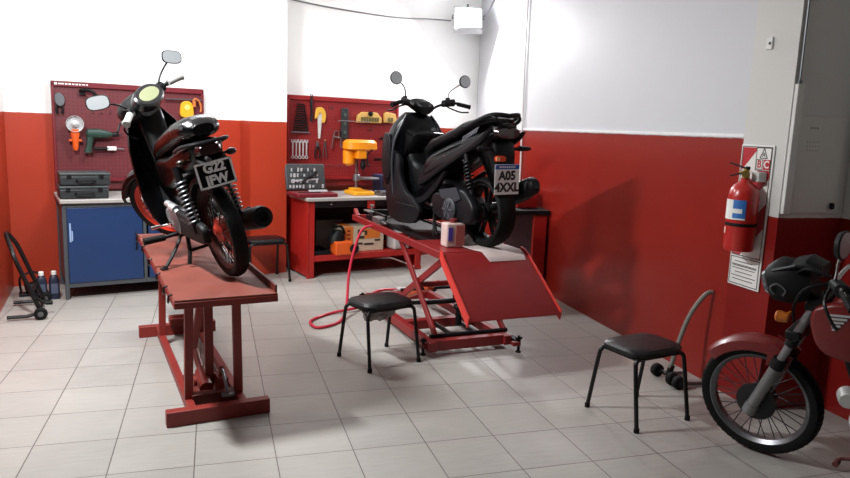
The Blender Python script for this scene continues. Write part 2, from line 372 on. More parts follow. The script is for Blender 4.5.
m = M(); m.prism(smooth2([(-.06, -.07), (.055, -.07), (.06, .03), (.03, .08), (-.03, .08), (-.06, .04)], 3), (0, -.06, 0), (1, 0, 0), (0, 0, 1), (0, 1, 0), .05); obj('case', m, YEL, t, .006)
m = M(); m.lathe([(0, .028), (.004, .028), (.006, .02)], (0, -.06, .02), (0, -1, 0), 16); obj('dial', m, mat('pale yellow', '#f0cf6a', .5), t)
t = tool('clamp', 'brown orange clamp hanging from rail beside yellow tape measure', 'clamp', 1.775, 1.78)
m = M(); m.tube(sm([(-.04, -.04, .04), (-.02, -.04, .07), (.02, -.04, .05), (.04, -.04, -.01), (.035, -.04, -.06)]), .011, 8); m.box((-.03, -.04, .02), (.03, .03, .06)); obj('clamp_body', m, mat('dull orange', '#b8672f', .5), t)
m = M(); m.bar((1.47-1.62, -.03, 0), (1.83-1.62, -.03, 0), .02, .012); solo('tool_strip', m, STEEL, 'thin steel tool strip across upper right of maroon pegboard', 'tool strip', bw(1.62, 7.475, 1.842), TB)
# hex key rack
t = tool('hex_key_set', 'stack of black hex keys narrowing upward on red pegboard', 'hex keys', 2.91, 1.70)
for k in range(12):
    z = .155-k*.026; wd = .042+.0042*k
    m = M(); m.tube([(-wd, -.03, z), (wd, -.03, z), (wd+.004, -.03, z-.016)], .0085, 6); obj('hex_key', m, DSTEEL, t)
m = M(); m.box((0, -.03, -.155), (.215, .02, .014)); obj('holder', m, ALU, t)
for k in range(5):
    s = 2.822+k*.041
    t = tool('combination_wrench', 'chrome wrench, %s of five in the row under the hex keys' % ('leftmost', 'second from left', 'middle one', 'second from right', 'rightmost')[k], 'wrench', s, 1.355, 'five wrenches under the hex keys')
    m = M(); m.bar((0, -.03, .075), (0, -.03, -.075), .015, .007, (0, 1, 0)); obj('shank', m, mat('bright steel', '', 0), t, .002)
    m = M(); m.lathe([(-.006, .012), (-.006, .019), (.006, .019), (.006, .012)], (0, -.03, -.09), (0, 1, 0), 14, True); obj('ring_end', m, mat('bright steel', '', 0), t)
    m = M(); m.prism([(-.018, .0), (-.02, .03), (-.009, .034), (-.008, .014), (.008, .014), (.009, .034), (.02, .03), (.018, .0)], (0, -.034, .075), (1, 0, 0), (0, 0, 1), (0, 1, 0), .009); obj('open_end', m, mat('bright steel', '', 0), t)
m = M(); m.tube(sm([(0, -.04, .13), (-.006, -.04, .06), (.006, -.03, -.04), (-.004, -.03, -.13)]), .016, 8); m.tube([(0, -.04, .13), (.015, -.04, .165), (-.012, -.04, .17), (0, -.04, .13)], .006, 6)
solo('rubber_strap', m, BLKM, 'long black rubber strap hanging beside hex keys on red pegboard', 'strap', bw(3.038, 7.475, 1.80), TB)
t = tool('hand_saw', 'white bladed hand saw with yellow handle pointing down on red pegboard', 'saw', 3.14, 1.70)
m = M(); m.prism(smooth2([(-.055, .0), (-.045, .10), (-.02, .13), (.04, .125), (.075, .06), (.065, -.03), (.03, -.035), (.03, .05), (.0, .07), (-.02, .03)], 3), (0, -.04, 0), (1, 0, 0), (0, 0, 1), (0, 1, 0), .025); obj('handle', m, mat('dull yellow handle', '#d8a83a', .5), t, .004)
m = M(); m.prism([(-.026, .10), (.022, .10), (.03, .0), (.012, -.22), (-.012, -.22)], (0, -.03, 0), (1, 0, 0), (0, 0, 1), (0, 1, 0), .004); obj('blade', m, mat('pale steel', '#d9dbd6', .4, .3), t)
t = tool('pliers', 'dark pliers hanging below the hand saw on red pegboard', 'pliers', 3.12, 1.36)
m = M(); m.prism([(-.012, .09), (.012, .09), (.02, .03), (-.02, .03)], (0, -.035, 0), (1, 0, 0), (0, 0, 1), (0, 1, 0), .016); obj('jaw', m, STEEL, t, .002)
for sgn in (-1, 1):
    m = M(); m.tube(sm([(sgn*.006, -.03, .03), (sgn*.03, -.03, -.03), (sgn*.022, -.03, -.11)]), .009, 8); obj('handle', m, BLKM, t)
t = tool('dividers', 'thin steel dividers hanging right of dark pliers on red pegboard', 'dividers', 3.21, 1.36)
for sgn in (-1, 1):
    m = M(); m.tube([(0, -.03, .1), (sgn*.012, -.03, .02), (sgn*.022, -.03, -.1)], .0055, 6); obj('leg', m, STEEL, t)
m = M(); m.lathe([(-.008, .012), (.008, .012)], (0, -.03, .1), (0, 1, 0), 12); obj('pivot', m, CHR, t)
t = tool('spirit_level', 'black flat spirit level standing upright on red pegboard', 'level', 3.45, 1.66)
m = M(); m.box((0, -.035, 0), (.085, .03, .35)); obj('level_body', m, mat('charcoal tool', '#242a2c', .5), t, .005)
for z in (-.1, .0, .1):
    m = M(); m.box((0, -.052, z), (.03, .004, .035)); obj('vial', m, mat('vial grey', '#4b5a55', .3), t)
m = M(); m.bar((-.21, -.06, 0), (.2, -.06, 0), .008, .008); m.tube([(-.21, -.06, 0), (-.215, -.03, .0)], .004, 6)
solo('long_hook_bar', m, CHR, 'thin chrome bar running across the black spirit level', 'bar', bw(3.565, 7.475, 1.69), TB)
t = tool('try_square', 'chrome try square hanging below the spirit level on red pegboard', 'square', 3.34, 1.49)
m = M(); m.tube([(-.045, -.03, -.12), (-.01, -.03, .08), (.04, -.03, .095), (.05, -.03, .0)], .009, 8); obj('blade', m, CHR, t)
m = M(); m.bar((-.03, -.03, .02), (.07, -.03, .0), .012, .02); obj('stock', m, ALU, t)
t = tool('clamp', 'silver bar clamp hanging just above the drill press head on red pegboard', 'clamp', 3.44, 1.425)
m = M(); m.tube([(-.03, -.03, -.05), (-.03, -.03, .05), (.035, -.03, .05), (.035, -.03, -.02)], .009, 8); obj('clamp_bar', m, ALU, t)
def holder(s, z, pts, label, cut):
    t = tool('tool_holder', label, 'tool holder', s, z, 'yellow tool holders')
    m = M(); m.prism(pts, (0, -.055, 0), (1, 0, 0), (0, 0, 1), (0, 1, 0), .045); obj('holder_card', m, mat('dull yellow card', '#cfa85c', .55), t, .004)
    m = M()
    for k in cut: m.box((k, -.058, -.02), (.022, .012, .05))
    obj('bit_row', m, mat('olive dark', '#5d5a35', .5), t)
    return t
t = holder(3.765, 1.74, [(-.16, -.065), (.165, -.06), (.165, .0), (.10, .062), (-.09, .062), (-.15, .02)], 'wide yellow holder with a row of bits on red pegboard', [-.1+.035*i for i in range(7)])
m = M(); m.lathe([(0, .03), (.012, .03), (.014, .02)], (.01, -.055, .045), (0, -1, 0), 14); obj('knob', m, BLKM, t)
holder(4.055, 1.745, [(-.085, -.055), (.04, -.06), (.085, -.02), (.06, .05), (-.05, .07), (-.085, .05)], 'small yellow holder nearest the scooter on red pegboard', [-.03, .01])
m = M()
m.bar((-.09, -.03, 0), (.09, -.03, .01), .012, .012)
for k in range(4): m.tube([(-.07+k*.045, -.03, 0), (-.07+k*.045, -.06, -.01), (-.07+k*.045, -.065, .02)], .01, 6)
solo('hook_rail', m, BLKM, 'short black hook rail below yellow holders on red pegboard', 'hook rail', bw(4.0, 7.475, 1.50), TB)
t = tool('file', 'long dark file lying level behind the scooter on red pegboard', 'file', 3.99, 1.245)
m = M(); m.bar((-.14, -.04, 0), (.06, -.04, 0), .012, .03); obj('blade', m, DSTEEL, t)
m = M(); m.rod((.06, -.04, 0), (.15, -.04, 0), .017); obj('handle', m, BLKM, t)
for s, nm in ((3.70, 'left'), (3.755, 'right')):
    t = tool('chisel', 'steel chisel, %s one of the pair beside drill press column' % nm, 'chisel', s, 1.28, 'pair of chisels')
    m = M(); m.bar((0, -.03, .08), (0, -.03, -.03), .018, .01, (0, 1, 0)); obj('blade', m, STEEL, t)
    m = M(); m.rod((0, -.03, -.03), (0, -.03, -.1), .013); obj('handle', m, mat('dark red handle', '#4c1a18', .5), t)
# ------------------------------------------------------------------ things on the benches
def case(z, lab, sx=0, wd=.40):
    t = thing('tool_case', lab, 'tool case', bw(.635+sx, 6.97, z), TB, 'black tool cases')
    m = M(); m.box((0, 0, .045), (wd, .30, .086)); obj('case_base', m, mat('dark case plastic', '#23282a', .5), t, .012, 3)
    m = M(); m.box((0, 0, .1), (wd+.006, .306, .03)); obj('case_lid', m, mat('dark case lid', '#31383a', .45), t, .01, 3)
    m = M(); m.tube(sm([(-.07, -.15, .05), (-.06, -.19, .05), (.06, -.19, .05), (.07, -.15, .05)]), .009, 8); obj('carry_handle', m, BLKM, t)
    for x in (-.13, .13):
        m = M(); m.box((x, -.155, .085), (.035, .014, .035)); obj('latch', m, DSTEEL, t, .002)
case(.907, 'lower black plastic tool case lying on the blue bench'); case(1.024, 'upper black plastic tool case stacked on the other one', .012, .41)
t = thing('socket_set', 'open maroon socket set with chrome sockets on the red bench', 'socket set', bw(2.87, 6.97, .872), TB)
m = M(); m.box((0, 0, .022), (.46, .32, .044)); obj('case_tray', m, mat('maroon case', '#6d1822', .45), t, .01, 3)
RX = Matrix.Rotation(math.radians(-14), 3, 'X')
m = M(); m.box((.0, .215, .19), (.46, .035, .29), RX); lid = obj('case_lid', m, mat('charcoal case lid', '#3a3c3e', .5), t, .012, 3)
rnd = random.Random(3)
for i in range(4):
    for j in range(11-i):
        x = -.19+j*.038+i*.01; z = .09+i*.06
        m = M(); y = .19+math.tan(math.radians(14))*(z-.19)
        hh = rnd.uniform(.012, .022); m.rod((x, y, z-hh), (x, y, z+hh), rnd.uniform(.008, .014), None, 8); obj('socket', m, mat('bright steel', '', 0) if rnd.random() < .75 else STEEL, lid)
m = M(); m.bar((-.15, .175, .15), (.14, .178, .17), .016, .016); m.lathe([(-.01, .022), (.01, .022)], (-.16, .17, .148), (0, 1, 0), 14); obj('ratchet', m, mat('bright steel', '', 0), lid)
m = M(); m.tube(sm([(-.06, .165, .12), (-.02, .165, .17), (.06, .17, .2), (.12, .18, .25)]), .012, 8); obj('ratchet', m, DSTEEL, lid)
for j in range(12):
    m = M(); x = -.02+j*.018; m.rod((x, -.0, .042), (x, .05, .058), .009, .008, 8); obj('bit_socket', m, mat('bright steel', '', 0), t)
m = M(); m.bar((-.2, -.09, .05), (.05, -.1, .05), .02, .014); obj('extension_bar', m, CHR, t)
# drill press
t = thing('drill_press', 'orange bench drill press with steel column on the red bench', 'drill press', bw(3.47, 7.08, .871), TB)
m = M(); m.box((0, -.03, .022), (.24, .30, .044)); m.box((-.02, .04, .055), (.12, .12, .03)); obj('base', m, YEL, t, .01, 3)
m = M(); m.rod((0, .05, .05), (0, .05, .60), .024, None, 16); obj('column', m, CHR, t)
m = M(); m.box((.09, -.06, .185), (.19, .19, .022)); m.lathe([(-.035, .042), (.035, .042)], (0, .05, .185), n=16); m.bar((0, .05, .18), (.05, -.03, .18), .05, .03); obj('table', m, ALU, t, .004)
m = M(); m.sup([((0, -.02, .50), (1, 0, 0), (0, 1, 0), .175, .115, 3), ((0, -.02, .515), (1, 0, 0), (0, 1, 0), .195, .13, 3), ((0, -.02, .585), (1, 0, 0), (0, 1, 0), .19, .125, 3), ((0, -.02, .615), (1, 0, 0), (0, 1, 0), .16, .10, 2.6)]); obj('belt_cover', m, mat('orange machine paint', '#f0920f', .4), t)
m = M(); m.box((-.02, -.06, .455), (.12, .14, .10)); obj('spindle_head', m, mat('orange machine paint', '#f0920f', .4), t, .015, 3)
m = M(); m.lathe([(0, .05), (.01, .068), (.15, .068), (.165, .045), (.18, .02)], (-.115, .02, .50), (0, 0, -1), 20); obj('motor', m, mat('orange machine paint', '#f0920f', .4), t)
m = M(); m.lathe([(0, .026), (.05, .026), (.075, .034), (.105, .03), (.13, .012)], (.02, -.07, .41), (0, 0, -1), 14); m.rod((.02, -.07, .29), (.02, -.07, .22), .005); obj('chuck', m, DSTEEL, t)
for k in range(3):
    a = 2*PI*k/3+.4; m = M(); c = Vector((.06, -.07, .44)); e = c+Vector((.02, math.cos(a)*.11, math.sin(a)*.11)); m.rod(c, e, .006); m.ell(e, (.012, .012, .012), 8, 6); obj('feed_lever', m, DSTEEL, t)
t = thing('parts_tray', 'silver parts tray lying beside the drill press table', 'tray', bw(3.70, 6.90, .871), TB)
m = M(); m.box((0, 0, .01), (.15, .16, .02)); m.box((0, -.08, .025), (.15, .006, .05)); m.box((0, .08, .025), (.15, .006, .05)); obj('tray_body', m, ALU, t, .003)
m = M(); m.box((0, .0, .04), (.11, .08, .03)); obj('tray_insert', m, STEEL, t, .003)
t = thing('storage_box', 'navy blue plastic box on the red bench by the scooter', 'box', bw(3.90, 7.14, .871), TB)
m = M(); m.box((0, 0, .1), (.33, .22, .2)); obj('box_body', m, NAVY, t, .01, 3)
m = M(); m.box((0, 0, .205), (.345, .235, .025)); obj('lid', m, mat('navy lid', '#1e3158', .45), t, .006)
# things on the lower shelf
t = thing('hand_blower', 'orange and black electric machine on the shelf of the red bench', 'power tool', bw(3.16, 6.93, .232), TB)
m = M(); m.box((.02, -.06, .075), (.21, .16, .15)); obj('tool_body', m, ORG, t, .015, 3)
m = M(); m.sup([((-.02, 0, .13), (1, 0, 0), (0, 1, 0), .10, .09, 2.5), ((-.02, 0, .20), (1, 0, 0), (0, 1, 0), .085, .08, 2.3), ((0, 0, .26), (1, 0, 0), (0, 1, 0), .04, .05, 2)]); obj('motor_cover', m, BLKM, t)
m = M(); m.lathe([(0, .05), (.02, .055), (.03, .03)], (.13, -.14, .07), (0, -1, 0), 18); obj('fan_grille', m, BLKM, t)
m = M(); m.tube(sm([(-.1, .0, .16), (-.07, 0, .27), (.03, 0, .3), (.08, 0, .22)]), .014, 8); obj('handle', m, BLKM, t)
t = thing('pressure_washer_box', 'orange and white printed carton on the shelf of the red bench', 'carton', bw(3.50, 7.10, .232), TB)
m = M(); m.box((0, 0, .145), (.50, .28, .29)); obj('carton', m, mat('printed carton', '#c9b9a0', .6), t, .004)
m = M(); m.box((-.195, -.142, .145), (.105, .004, .285)); m.box((.10, -.142, .20), (.2, .004, .11)); m.box((-.195, 0, .291), (.1, .27, .003)); obj('orange_print', m, mat('orange print', '#dd7a2c', .6), t)
for (x, z, a, b) in ((-.07, .20, .03, .10), (-.03, .16, .06, .03), (.02, .21, .03, .05), (-.06, .09, .08, .02), (.06, .08, .12, .02), (-.03, .23, .07, .015), (.17, .12, .07, .02)):
    m = M(); m.box((x, -.1435, z), (a, .004, b)); obj('dark_print', m, mat('dark print', '#34302c', .6), t)
m = M()
for k in range(5): m.box((-.195, -.1445, .06+k*.045), (.04, .004, .028))
obj('carton_lettering', m, mat('dark red print', '#8a2a18', .6), t)
t = thing('carton', 'plain grey carton standing behind the orange machine on bench shelf', 'carton', bw(3.20, 7.365, .232), TB)
m = M(); m.box((0, 0, .165), (.34, .22, .33)); obj('carton_body', m, mat('grey carton', '#6f6a66', .7), t, .004)
t = thing('oil_tray', 'low black tray at the left end of the bench shelf', 'tray', bw(2.93, 6.98, .232), TB)
m = M(); m.box((0, 0, .01), (.2, .3, .02)); m.box((0, -.15, .03), (.2, .01, .06)); m.box((0, .15, .03), (.2, .01, .06)); m.box((-.1, 0, .03), (.01, .3, .06)); m.box((.1, 0, .03), (.01, .3, .06)); obj('tray_body', m, BLKM, t, .003)
t = thing('pump_sprayer', 'white and grey pump unit at right on the bench shelf', 'pump', bw(3.95, 6.98, .232), TB)
m = M(); m.box((0, 0, .11), (.22, .22, .22)); obj('housing', m, mat('pale grey plastic', '#b5b3b0', .5), t, .03, 3)
m = M(); m.lathe([(0, .05), (.03, .05), (.05, .03)], (0, -.11, .12), (0, -1, 0), 16); obj('port', m, DSTEEL, t)
m = M(); m.tube(sm([(-.08, 0, .21), (-.06, 0, .27), (.06, 0, .27), (.08, 0, .21)]), .012, 8); obj('handle', m, BLKM, t)
# bottles beside the blue bench
for k, (dx, dy, lab) in enumerate(((0, 0, 'dark blue oil bottle with white cap, next to blue bench foot'), (-.10, .0, 'dark blue oil bottle with white cap, farther from the bench foot'))):
    t = thing('oil_bottle', lab, 'bottle', bw(.365+dx, 6.90+dy), TB, 'oil bottles')
    m = M(); m.sup([((0, 0, .0), (1, 0, 0), (0, 1, 0), .042, .036, 4), ((0, 0, .17), (1, 0, 0), (0, 1, 0), .044, .038, 4), ((0, 0, .205), (1, 0, 0), (0, 1, 0), .03, .026, 3), ((0, 0, .225), (1, 0, 0), (0, 1, 0), .018, .018, 2)]); obj('bottle_body', m, mat('dark bottle', '#141c30', .4), t)
    m = M(); m.lathe([(0, .022), (.03, .022), (.034, .016)], (0, 0, .222), n=14); obj('cap', m, WHT, t)
    m = M(); m.box((0, -.0385, .1), (.055, .004, .09)); obj('bottle_label', m, mat('slate label', '#4a5268', .5), t)
t = thing('air_pump', 'small black foot pump on the floor behind the paddock stand', 'pump', bw(.21, 7.12), TB)
m = M(); m.rod((-.07, 0, .06), (.1, 0, .09), .05, .055, 14); obj('cylinder', m, BLKM, t)
m = M(); m.box((0, 0, .012), (.24, .12, .024)); obj('foot_plate', m, DSTEEL, t, .004)
m = M(); m.tube(sm([(-.1, .05, .02), (-.1, .05, .16), (.02, .05, .2), (.1, .05, .12)]), .01, 8); obj('pedal_arm', m, DSTEEL, t)
# ================================================================== LIFTS
LA = math.atan2(.89, -.456)
t = thing('motorcycle_bench', 'flat worn red motorcycle bench standing on four legs at left', 'motorcycle lift', (-1.115, 3.65, 0), LA)
WORN = mat('worn red deck', '#76392d', .55, var=.35, scale=5, bump=.05)
m = M(); m.box((.87, -.011, .744), (2.18, .522, .012)); obj('deck', m, WORN, t)
m = M()
m.box((-.215, -.011, .722), (.02, .522, .034)); m.box((1.955, -.011, .722), (.02, .522, .034))
m.box((.87, .245, .722), (2.18, .014, .034)); m.box((.87, -.267, .722), (2.18, .014, .034))
obj('deck_rim', m, REDL, t, .002)
m = M(); m.box((.35, -.268, .765), (1.1, .012, .05)); obj('side_lip', m, mat('dark worn red', '#5c2018', .5), t, .002)
for x in (-.1, .1, .45, .9, 1.4, 1.85):
    m = M(); m.tube(sm([(x, .245, .752), (x, .262, .748), (x+.01, .266, .72), (x+.035, .262, .705), (x+.05, .258, .72)]), .006, 6); obj('tie_hook', m, BLKF, t)
for x, nm in ((0, 'c'), (1.70, 'c')):
    m = M(); m.box((x, 0, .042), (.06, .56, .084)); obj('crossbar', m, REDL, t, .003)
for y in (.14, -.14):
    m = M(); m.box((.85, y, .055), (1.64, .045, .05)); obj('base_rail', m, REDL, t, .003)
    for x in (.16, 1.45):
        m = M(); m.bar((x, y, .08), (x, y*.92, .71), .046, .046, (1, 0, 0)); obj('leg', m, REDL, t, .003)
m = M(); m.bar((.95, 0, .08), (.45, 0, .71), .045, .03, (1, 0, 0)); m.bar((.30, .0, .08), (.32, 0, .71), .05, .03, (1, 0, 0)); obj('lifting_arm', m, REDL, t, .003)
m = M(); m.box((.15, 0, .07), (.06, .25, .07)); m.box((.48, 0, .07), (.05, .25, .05)); m.box((.3, 0, .045), (.32, .24, .012)); obj('jack_tray', m, mat('dark worn red', '#5c2018', .5), t, .002)
m = M(); m.rod((.22, .03, .1), (.40, .03, .14), .04, .04, 14); m.rod((.40, .03, .14), (.62, .03, .2), .022, .022, 12); m.box((.24, -.06, .11), (.1, .06, .1)); m.rod((.24, -.06, .16), (.24, -.06, .22), .018); m.lathe([(0, .03), (.02, .03)], (.25, .08, .14), (0, 1, 0), 12); obj('hydraulic_jack', m, mat('oily red', '#7c2a22', .4), t, .002)
m = M(); m.tube([(.22, -.06, .2), (.14, -.06, .17), (.06, -.06, .12)], .01, 8); m.box((.05, -.06, .115), (.04, .07, .012)); obj('jack_pedal', m, STEEL, t)
m = M(); m.box((1.62, .0, .13), (.12, .14, .05)); m.rod((1.62, -.07, .15), (1.62, .07, .15), .025); obj('pivot_block', m, REDL, t, .003)
# scissor lift ---------------------------------------------------------------
SA = math.atan2(.917, -.40)
SL = (.3535, 4.995, 0)
t = thing('scissor_lift', 'red scissor motorcycle lift with sloping ramp, raised in the middle', 'motorcycle lift', SL, SA)
m = M(); m.box((.19, -.045, .773), (.54, .60, .014)); obj('deck', m, REDS, t)
m = M(); m.box((1.24, -.07, .755), (1.56, .44, .014)); m.box((1.24, .145, .765), (1.56, .012, .03)); m.box((1.24, -.285, .765), (1.56, .012, .03)); obj('wheel_channel', m, mat('oily dark deck', '#140e10', .6, 0, .3, 8, spec=.2), t)
for x in (.48, 1.0, 1.5):
    m = M(); m.box((x, -.045, .735), (.04, .60, .03)); obj('deck_cross_member', m, REDS, t)
m = M()
for y in (.27, -.36): m.box((.985, y, .75), (2.13, .03, .055))
m.box((2.04, -.045, .75), (.03, .65, .05)); m.box((-.07, -.045, .75), (.03, .65, .05))
obj('deck_rail', m, REDS, t, .004)
for y, y2 in ((.26, .23), (-.35, -.32)):
    m = M(); m.bar((1.95, y, .765), (2.12, y2, .81), .035, .04); obj('front_horn', m, REDS, t, .004)
# ramp: plate with turned-down side flanges
m = M()
sec = [(-.06, .782), (-.10, .772), (-.14, .748), (-.595, .425)]
A = [[Vector((x, .285+.01*i, z)), Vector((x, -.375-.008*i, z)), Vector((x-.004, -.375-.008*i, z-.010)), Vector((x-.004, .285+.01*i, z-.010))] for i, (x, z) in enumerate(sec)]
m.loft(A); rp = obj('ramp', m, REDS, t)
m = M()
for y0, dy in ((.283, .01), (-.373, -.008)):
    m = M(); m.loft([[Vector((x+.012, y0+dy*i-.006, z-.05)), Vector((x+.012, y0+dy*i+.006, z-.05)), Vector((x, y0+dy*i+.006, z+.016)), Vector((x, y0+dy*i-.006, z+.016))] for i, (x, z) in enumerate(sec)])
    obj('ramp_flange', m, mat('bright red edge', '#c8352c', .45), rp)
for y in (.245, -.335):
    m = M(); m.bar((.06, y, .12), (.82, y, .72), .022, .055, (0, 0, 1)); obj('scissor_arm', m, REDS, t, .004)
    m = M(); m.bar((1.02, y-.03, .14), (-.0, y-.03, .72), .022, .055, (0, 0, 1)); obj('scissor_arm', m, REDS, t, .004)
m = M(); m.bar((.45, .24, .425), (.45, -.36, .425), .035, .035); obj('pivot_shaft', m, REDS, t)
for x in (.06, 1.02):
    m = M(); m.rod((x, .29, .12), (x, -.36, .12), .018); obj('lower_shaft', m, DSTEEL, t)
for x in (.80, .34):
    m = M(); m.rod((x, .24, .30), (x, -.33, .30), .014); obj('tie_rod', m, DSTEEL, t)
for x in (.02, .82):
    m = M(); m.bar((x, .245, .71), (x, -.345, .71), .04, .04); obj('upper_shaft', m, REDS, t)
for y in (.31, -.31):
    m = M(); m.box((.72, y, .075), (1.56, .06, .07)); obj('base_rail', m, REDS, t, .004)
for x, z in ((.0, .075), (.5, .09), (1.47, .075)):
    m = M(); m.box((x, 0, z), (.07, .60, .075)); obj('base_crossbar', m, REDS, t, .004)
m = M(); m.box((-.06, -.36, .07), (.12, .05, .05)); obj('outrigger', m, DSTEEL, t, .003)
for x, y in ((.02, .36), (-.13, -.36), (1.45, .36), (1.45, -.36)):
    m = M(); m.rod((x, y, .0), (x, y, .13), .011, .011, 8); m.lathe([(0, .022), (.012, .022)], (x, y, 0), n=12); m.box((x, y, .11), (.02, .05, .016)); obj('levelling_foot', m, DSTEEL, t)
    if abs(y) > .35:
        m = M(); m.box((x, y-.025*(1 if y > 0 else -1), .07), (.05, .06, .03)); obj('foot_bracket', m, REDS, t, .003)
m = M(); m.rod((1.25, 0, .14), (.72, 0, .34), .035, .035, 14); m.rod((.74, 0, .33), (.58, 0, .40), .02, .02, 12); obj('hydraulic_cylinder', m, mat('orange cylinder', '#d8562b', .45), t)
m = M(); m.rod((.28, -.05, .12), (.28, -.05, .26), .025, .025, 12); m.ell((.28, -.05, .27), (.045, .045, .028), 12, 8); obj('valve_knob', m, BLKM, t)
for y in (.08, -.13):
    m = M(); m.box((.25, y, .10), (.36, .02, .03)); obj('inner_rail', m, DSTEEL, t)
# wheel clamp in front
m = M(); m.box((1.72, .11, .80), (.30, .03, .05)); m.box((1.72, -.20, .80), (.30, .03, .05)); m.box((1.9, -.045, .81), (.05, .40, .06)); obj('wheel_clamp', m, DSTEEL, t, .004)
m = M(); m.box((1.76, .21, .845), (.16, .06, .012)); m.rod((1.76, .18, .80), (1.76, .18, .90), .012); m.rod((1.71, .18, .90), (1.81, .18, .90), .008); obj('clamp_screw', m, ALU, t, .003)
m = M(); m.box((1.45, .22, .805), (.14, .08, .05)); obj('clamp_bracket', m, ALU, t, .003)
m = M(); m.box((1.35, .24, .81), (.09, .05, .04)); m.rod((1.2, .24, .80), (1.35, .24, .81), .01); obj('air_valve', m, ALU, t, .003)
def lift_pt(x, y, z): c, n = math.cos(SA), math.sin(SA); return (SL[0]+c*x-n*y, SL[1]+n*x+c*y, z)
def bench_pt(x, y, z): c, n = math.cos(LA), math.sin(LA); return (-1.115+c*x-n*y, 3.65+n*x+c*y, z)
# things on / under the scissor lift
t = thing('paint_can', 'small white and red spray oil can on the lift deck under scooter', 'can', lift_pt(.14, .10, .781), SA)
m = M(); m.box((0, 0, .09), (.11, .15, .18)); obj('can_body', m, mat('aged can white', '#c8aea8', .45), t, .012, 3)
m = M(); m.box((-.0, -.035, .09), (.114, .076, .15)); obj('can_label', m, mat('pinkish red label', '#a3544f', .5), t, .003)
m = M(); m.box((-.0565, .045, .10), (.004, .035, .10)); obj('blue_label', m, mat('violet blue label', '#4a3fa0', .5), t)
m = M(); m.lathe([(0, .03), (.025, .03), (.03, .02)], (0, 0, .18), n=14); obj('cap', m, mat('dark red cap', '#6b1c1c', .45), t)
t = thing('cleaning_rag', 'crumpled white rag lying beside the can under the scooter', 'rag', lift_pt(.19, -.068, .781), SA)
m = M(); rnd = random.Random(5); rings = []
for i in range(6):
    k = i/5; r = .07*math.cos(k*PI/2)**.6+.004
    rings.append([Vector((math.cos(a)*r*(1+.25*rnd.uniform(-1, 1)), math.sin(a)*r*(1+.25*rnd.uniform(-1, 1)), k*.075+.012*rnd.random())) for a in [2*PI*j/16 for j in range(16)]])
for p in rings[0]: p.z = 0.001
m.loft(rings); obj('cloth', m, mat('white cloth', '#dedbd8', .85, bump=.3, scale=30), t, ang=60)
t = thing('towel_sheet', 'pale grey perforated sheet under the scooter rear wheel, hanging onto ramp', 'sheet', lift_pt(0, 0, 0), SA)
m = M(); top = []; bot = []
prof = [(.30, .784), (.14, .786), (.02, .785), (-.05, .786), (-.095, .778), (-.142, .752), (-.185, .720)]
for i, (x, z) in enumerate(prof):
    y0, y1 = ((.00, -.18), (.045, -.25), (.04, -.32), (.02, -.345), (-.02, -.352), (-.03, -.355), (-.045, -.345))[i]
    top.append([Vector((x+.012*(j-3)/3*(1 if i < 2 else .3), y0+(y1-y0)*j/6, z+.004*math.sin(j*2.1+i*1.3)*(i < 4)+.003)) for j in range(7)])
nr = len(top)
vs = [p for r in top for p in r]+[p-Vector((0, 0, .003)) for r in top for p in r]; fs = []
for i in range(nr-1):
    for j in range(6):
        a = i*7+j; fs.append((a, a+1, a+8, a+7)); b = a+nr*7; fs.append((b, b+7, b+8, b+1))
for j in range(6):
    fs.append((j, nr*7+j, nr*7+j+1, j+1)); k = (nr-1)*7+j; fs.append((k, k+1, nr*7+k+1, nr*7+k))
for i in range(nr-1):
    a = i*7; fs.append((a, a+7, nr*7+a+7, nr*7+a)); a += 6; fs.append((a, nr*7+a, nr*7+a+7, a+7))
m.add(vs, fs); obj('sheet', m, mat('pale sheet', '#cdbcb8', .8, var=.2, scale=60, bump=.25), t, ang=60)
t = thing('foot_pedal', 'pale grey foot pedal lying on the floor under the lift', 'pedal', (-.17, 6.69, 0), math.radians(25))
m = M(); m.box((0, 0, .02), (.22, .14, .04)); obj('pedal_base', m, mat('pale grey plastic', '#b5b3b0', .5), t, .006)
m = M(); m.box((0, .0, .058), (.19, .12, .018), Matrix.Rotation(math.radians(8), 3, 'Y')); obj('pedal_plate', m, mat('off white metal', '#c9c6c2', .5), t, .004)
# red hose
H0 = lift_pt(1.45, .285, .75)
pts = [H0, (H0[0]-.08, H0[1]-.06, .72), (-.62, 6.08, .58), (-.66, 5.98, .36), (-.66, 5.82, .10), (-.68, 5.65, .018), (-.76, 5.48, .014), (-.86, 5.42, .014), (-.93, 5.60, .014), (-.80, 5.86, .014), (-.58, 6.02, .03), (-.46, 6.28, .014), (-.46, 6.52, .014), (-.37, 6.60, .014), (-.20, 6.50, .014), (-.12, 6.35, .03), (-.22, 6.27, .016), (-.42, 6.33, .028), (-.52, 6.5, .014), (-.42, 6.8, .014), (-.15, 6.85, .014), (-.05, 6.72, .02)]
m = M(); m.tube(sm(pts, 8), .0125, 8); solo('air_hose', m, mat('crimson hose', '#b81f38', .4), 'crimson hose hanging from the lift and looping across the floor', 'hose')
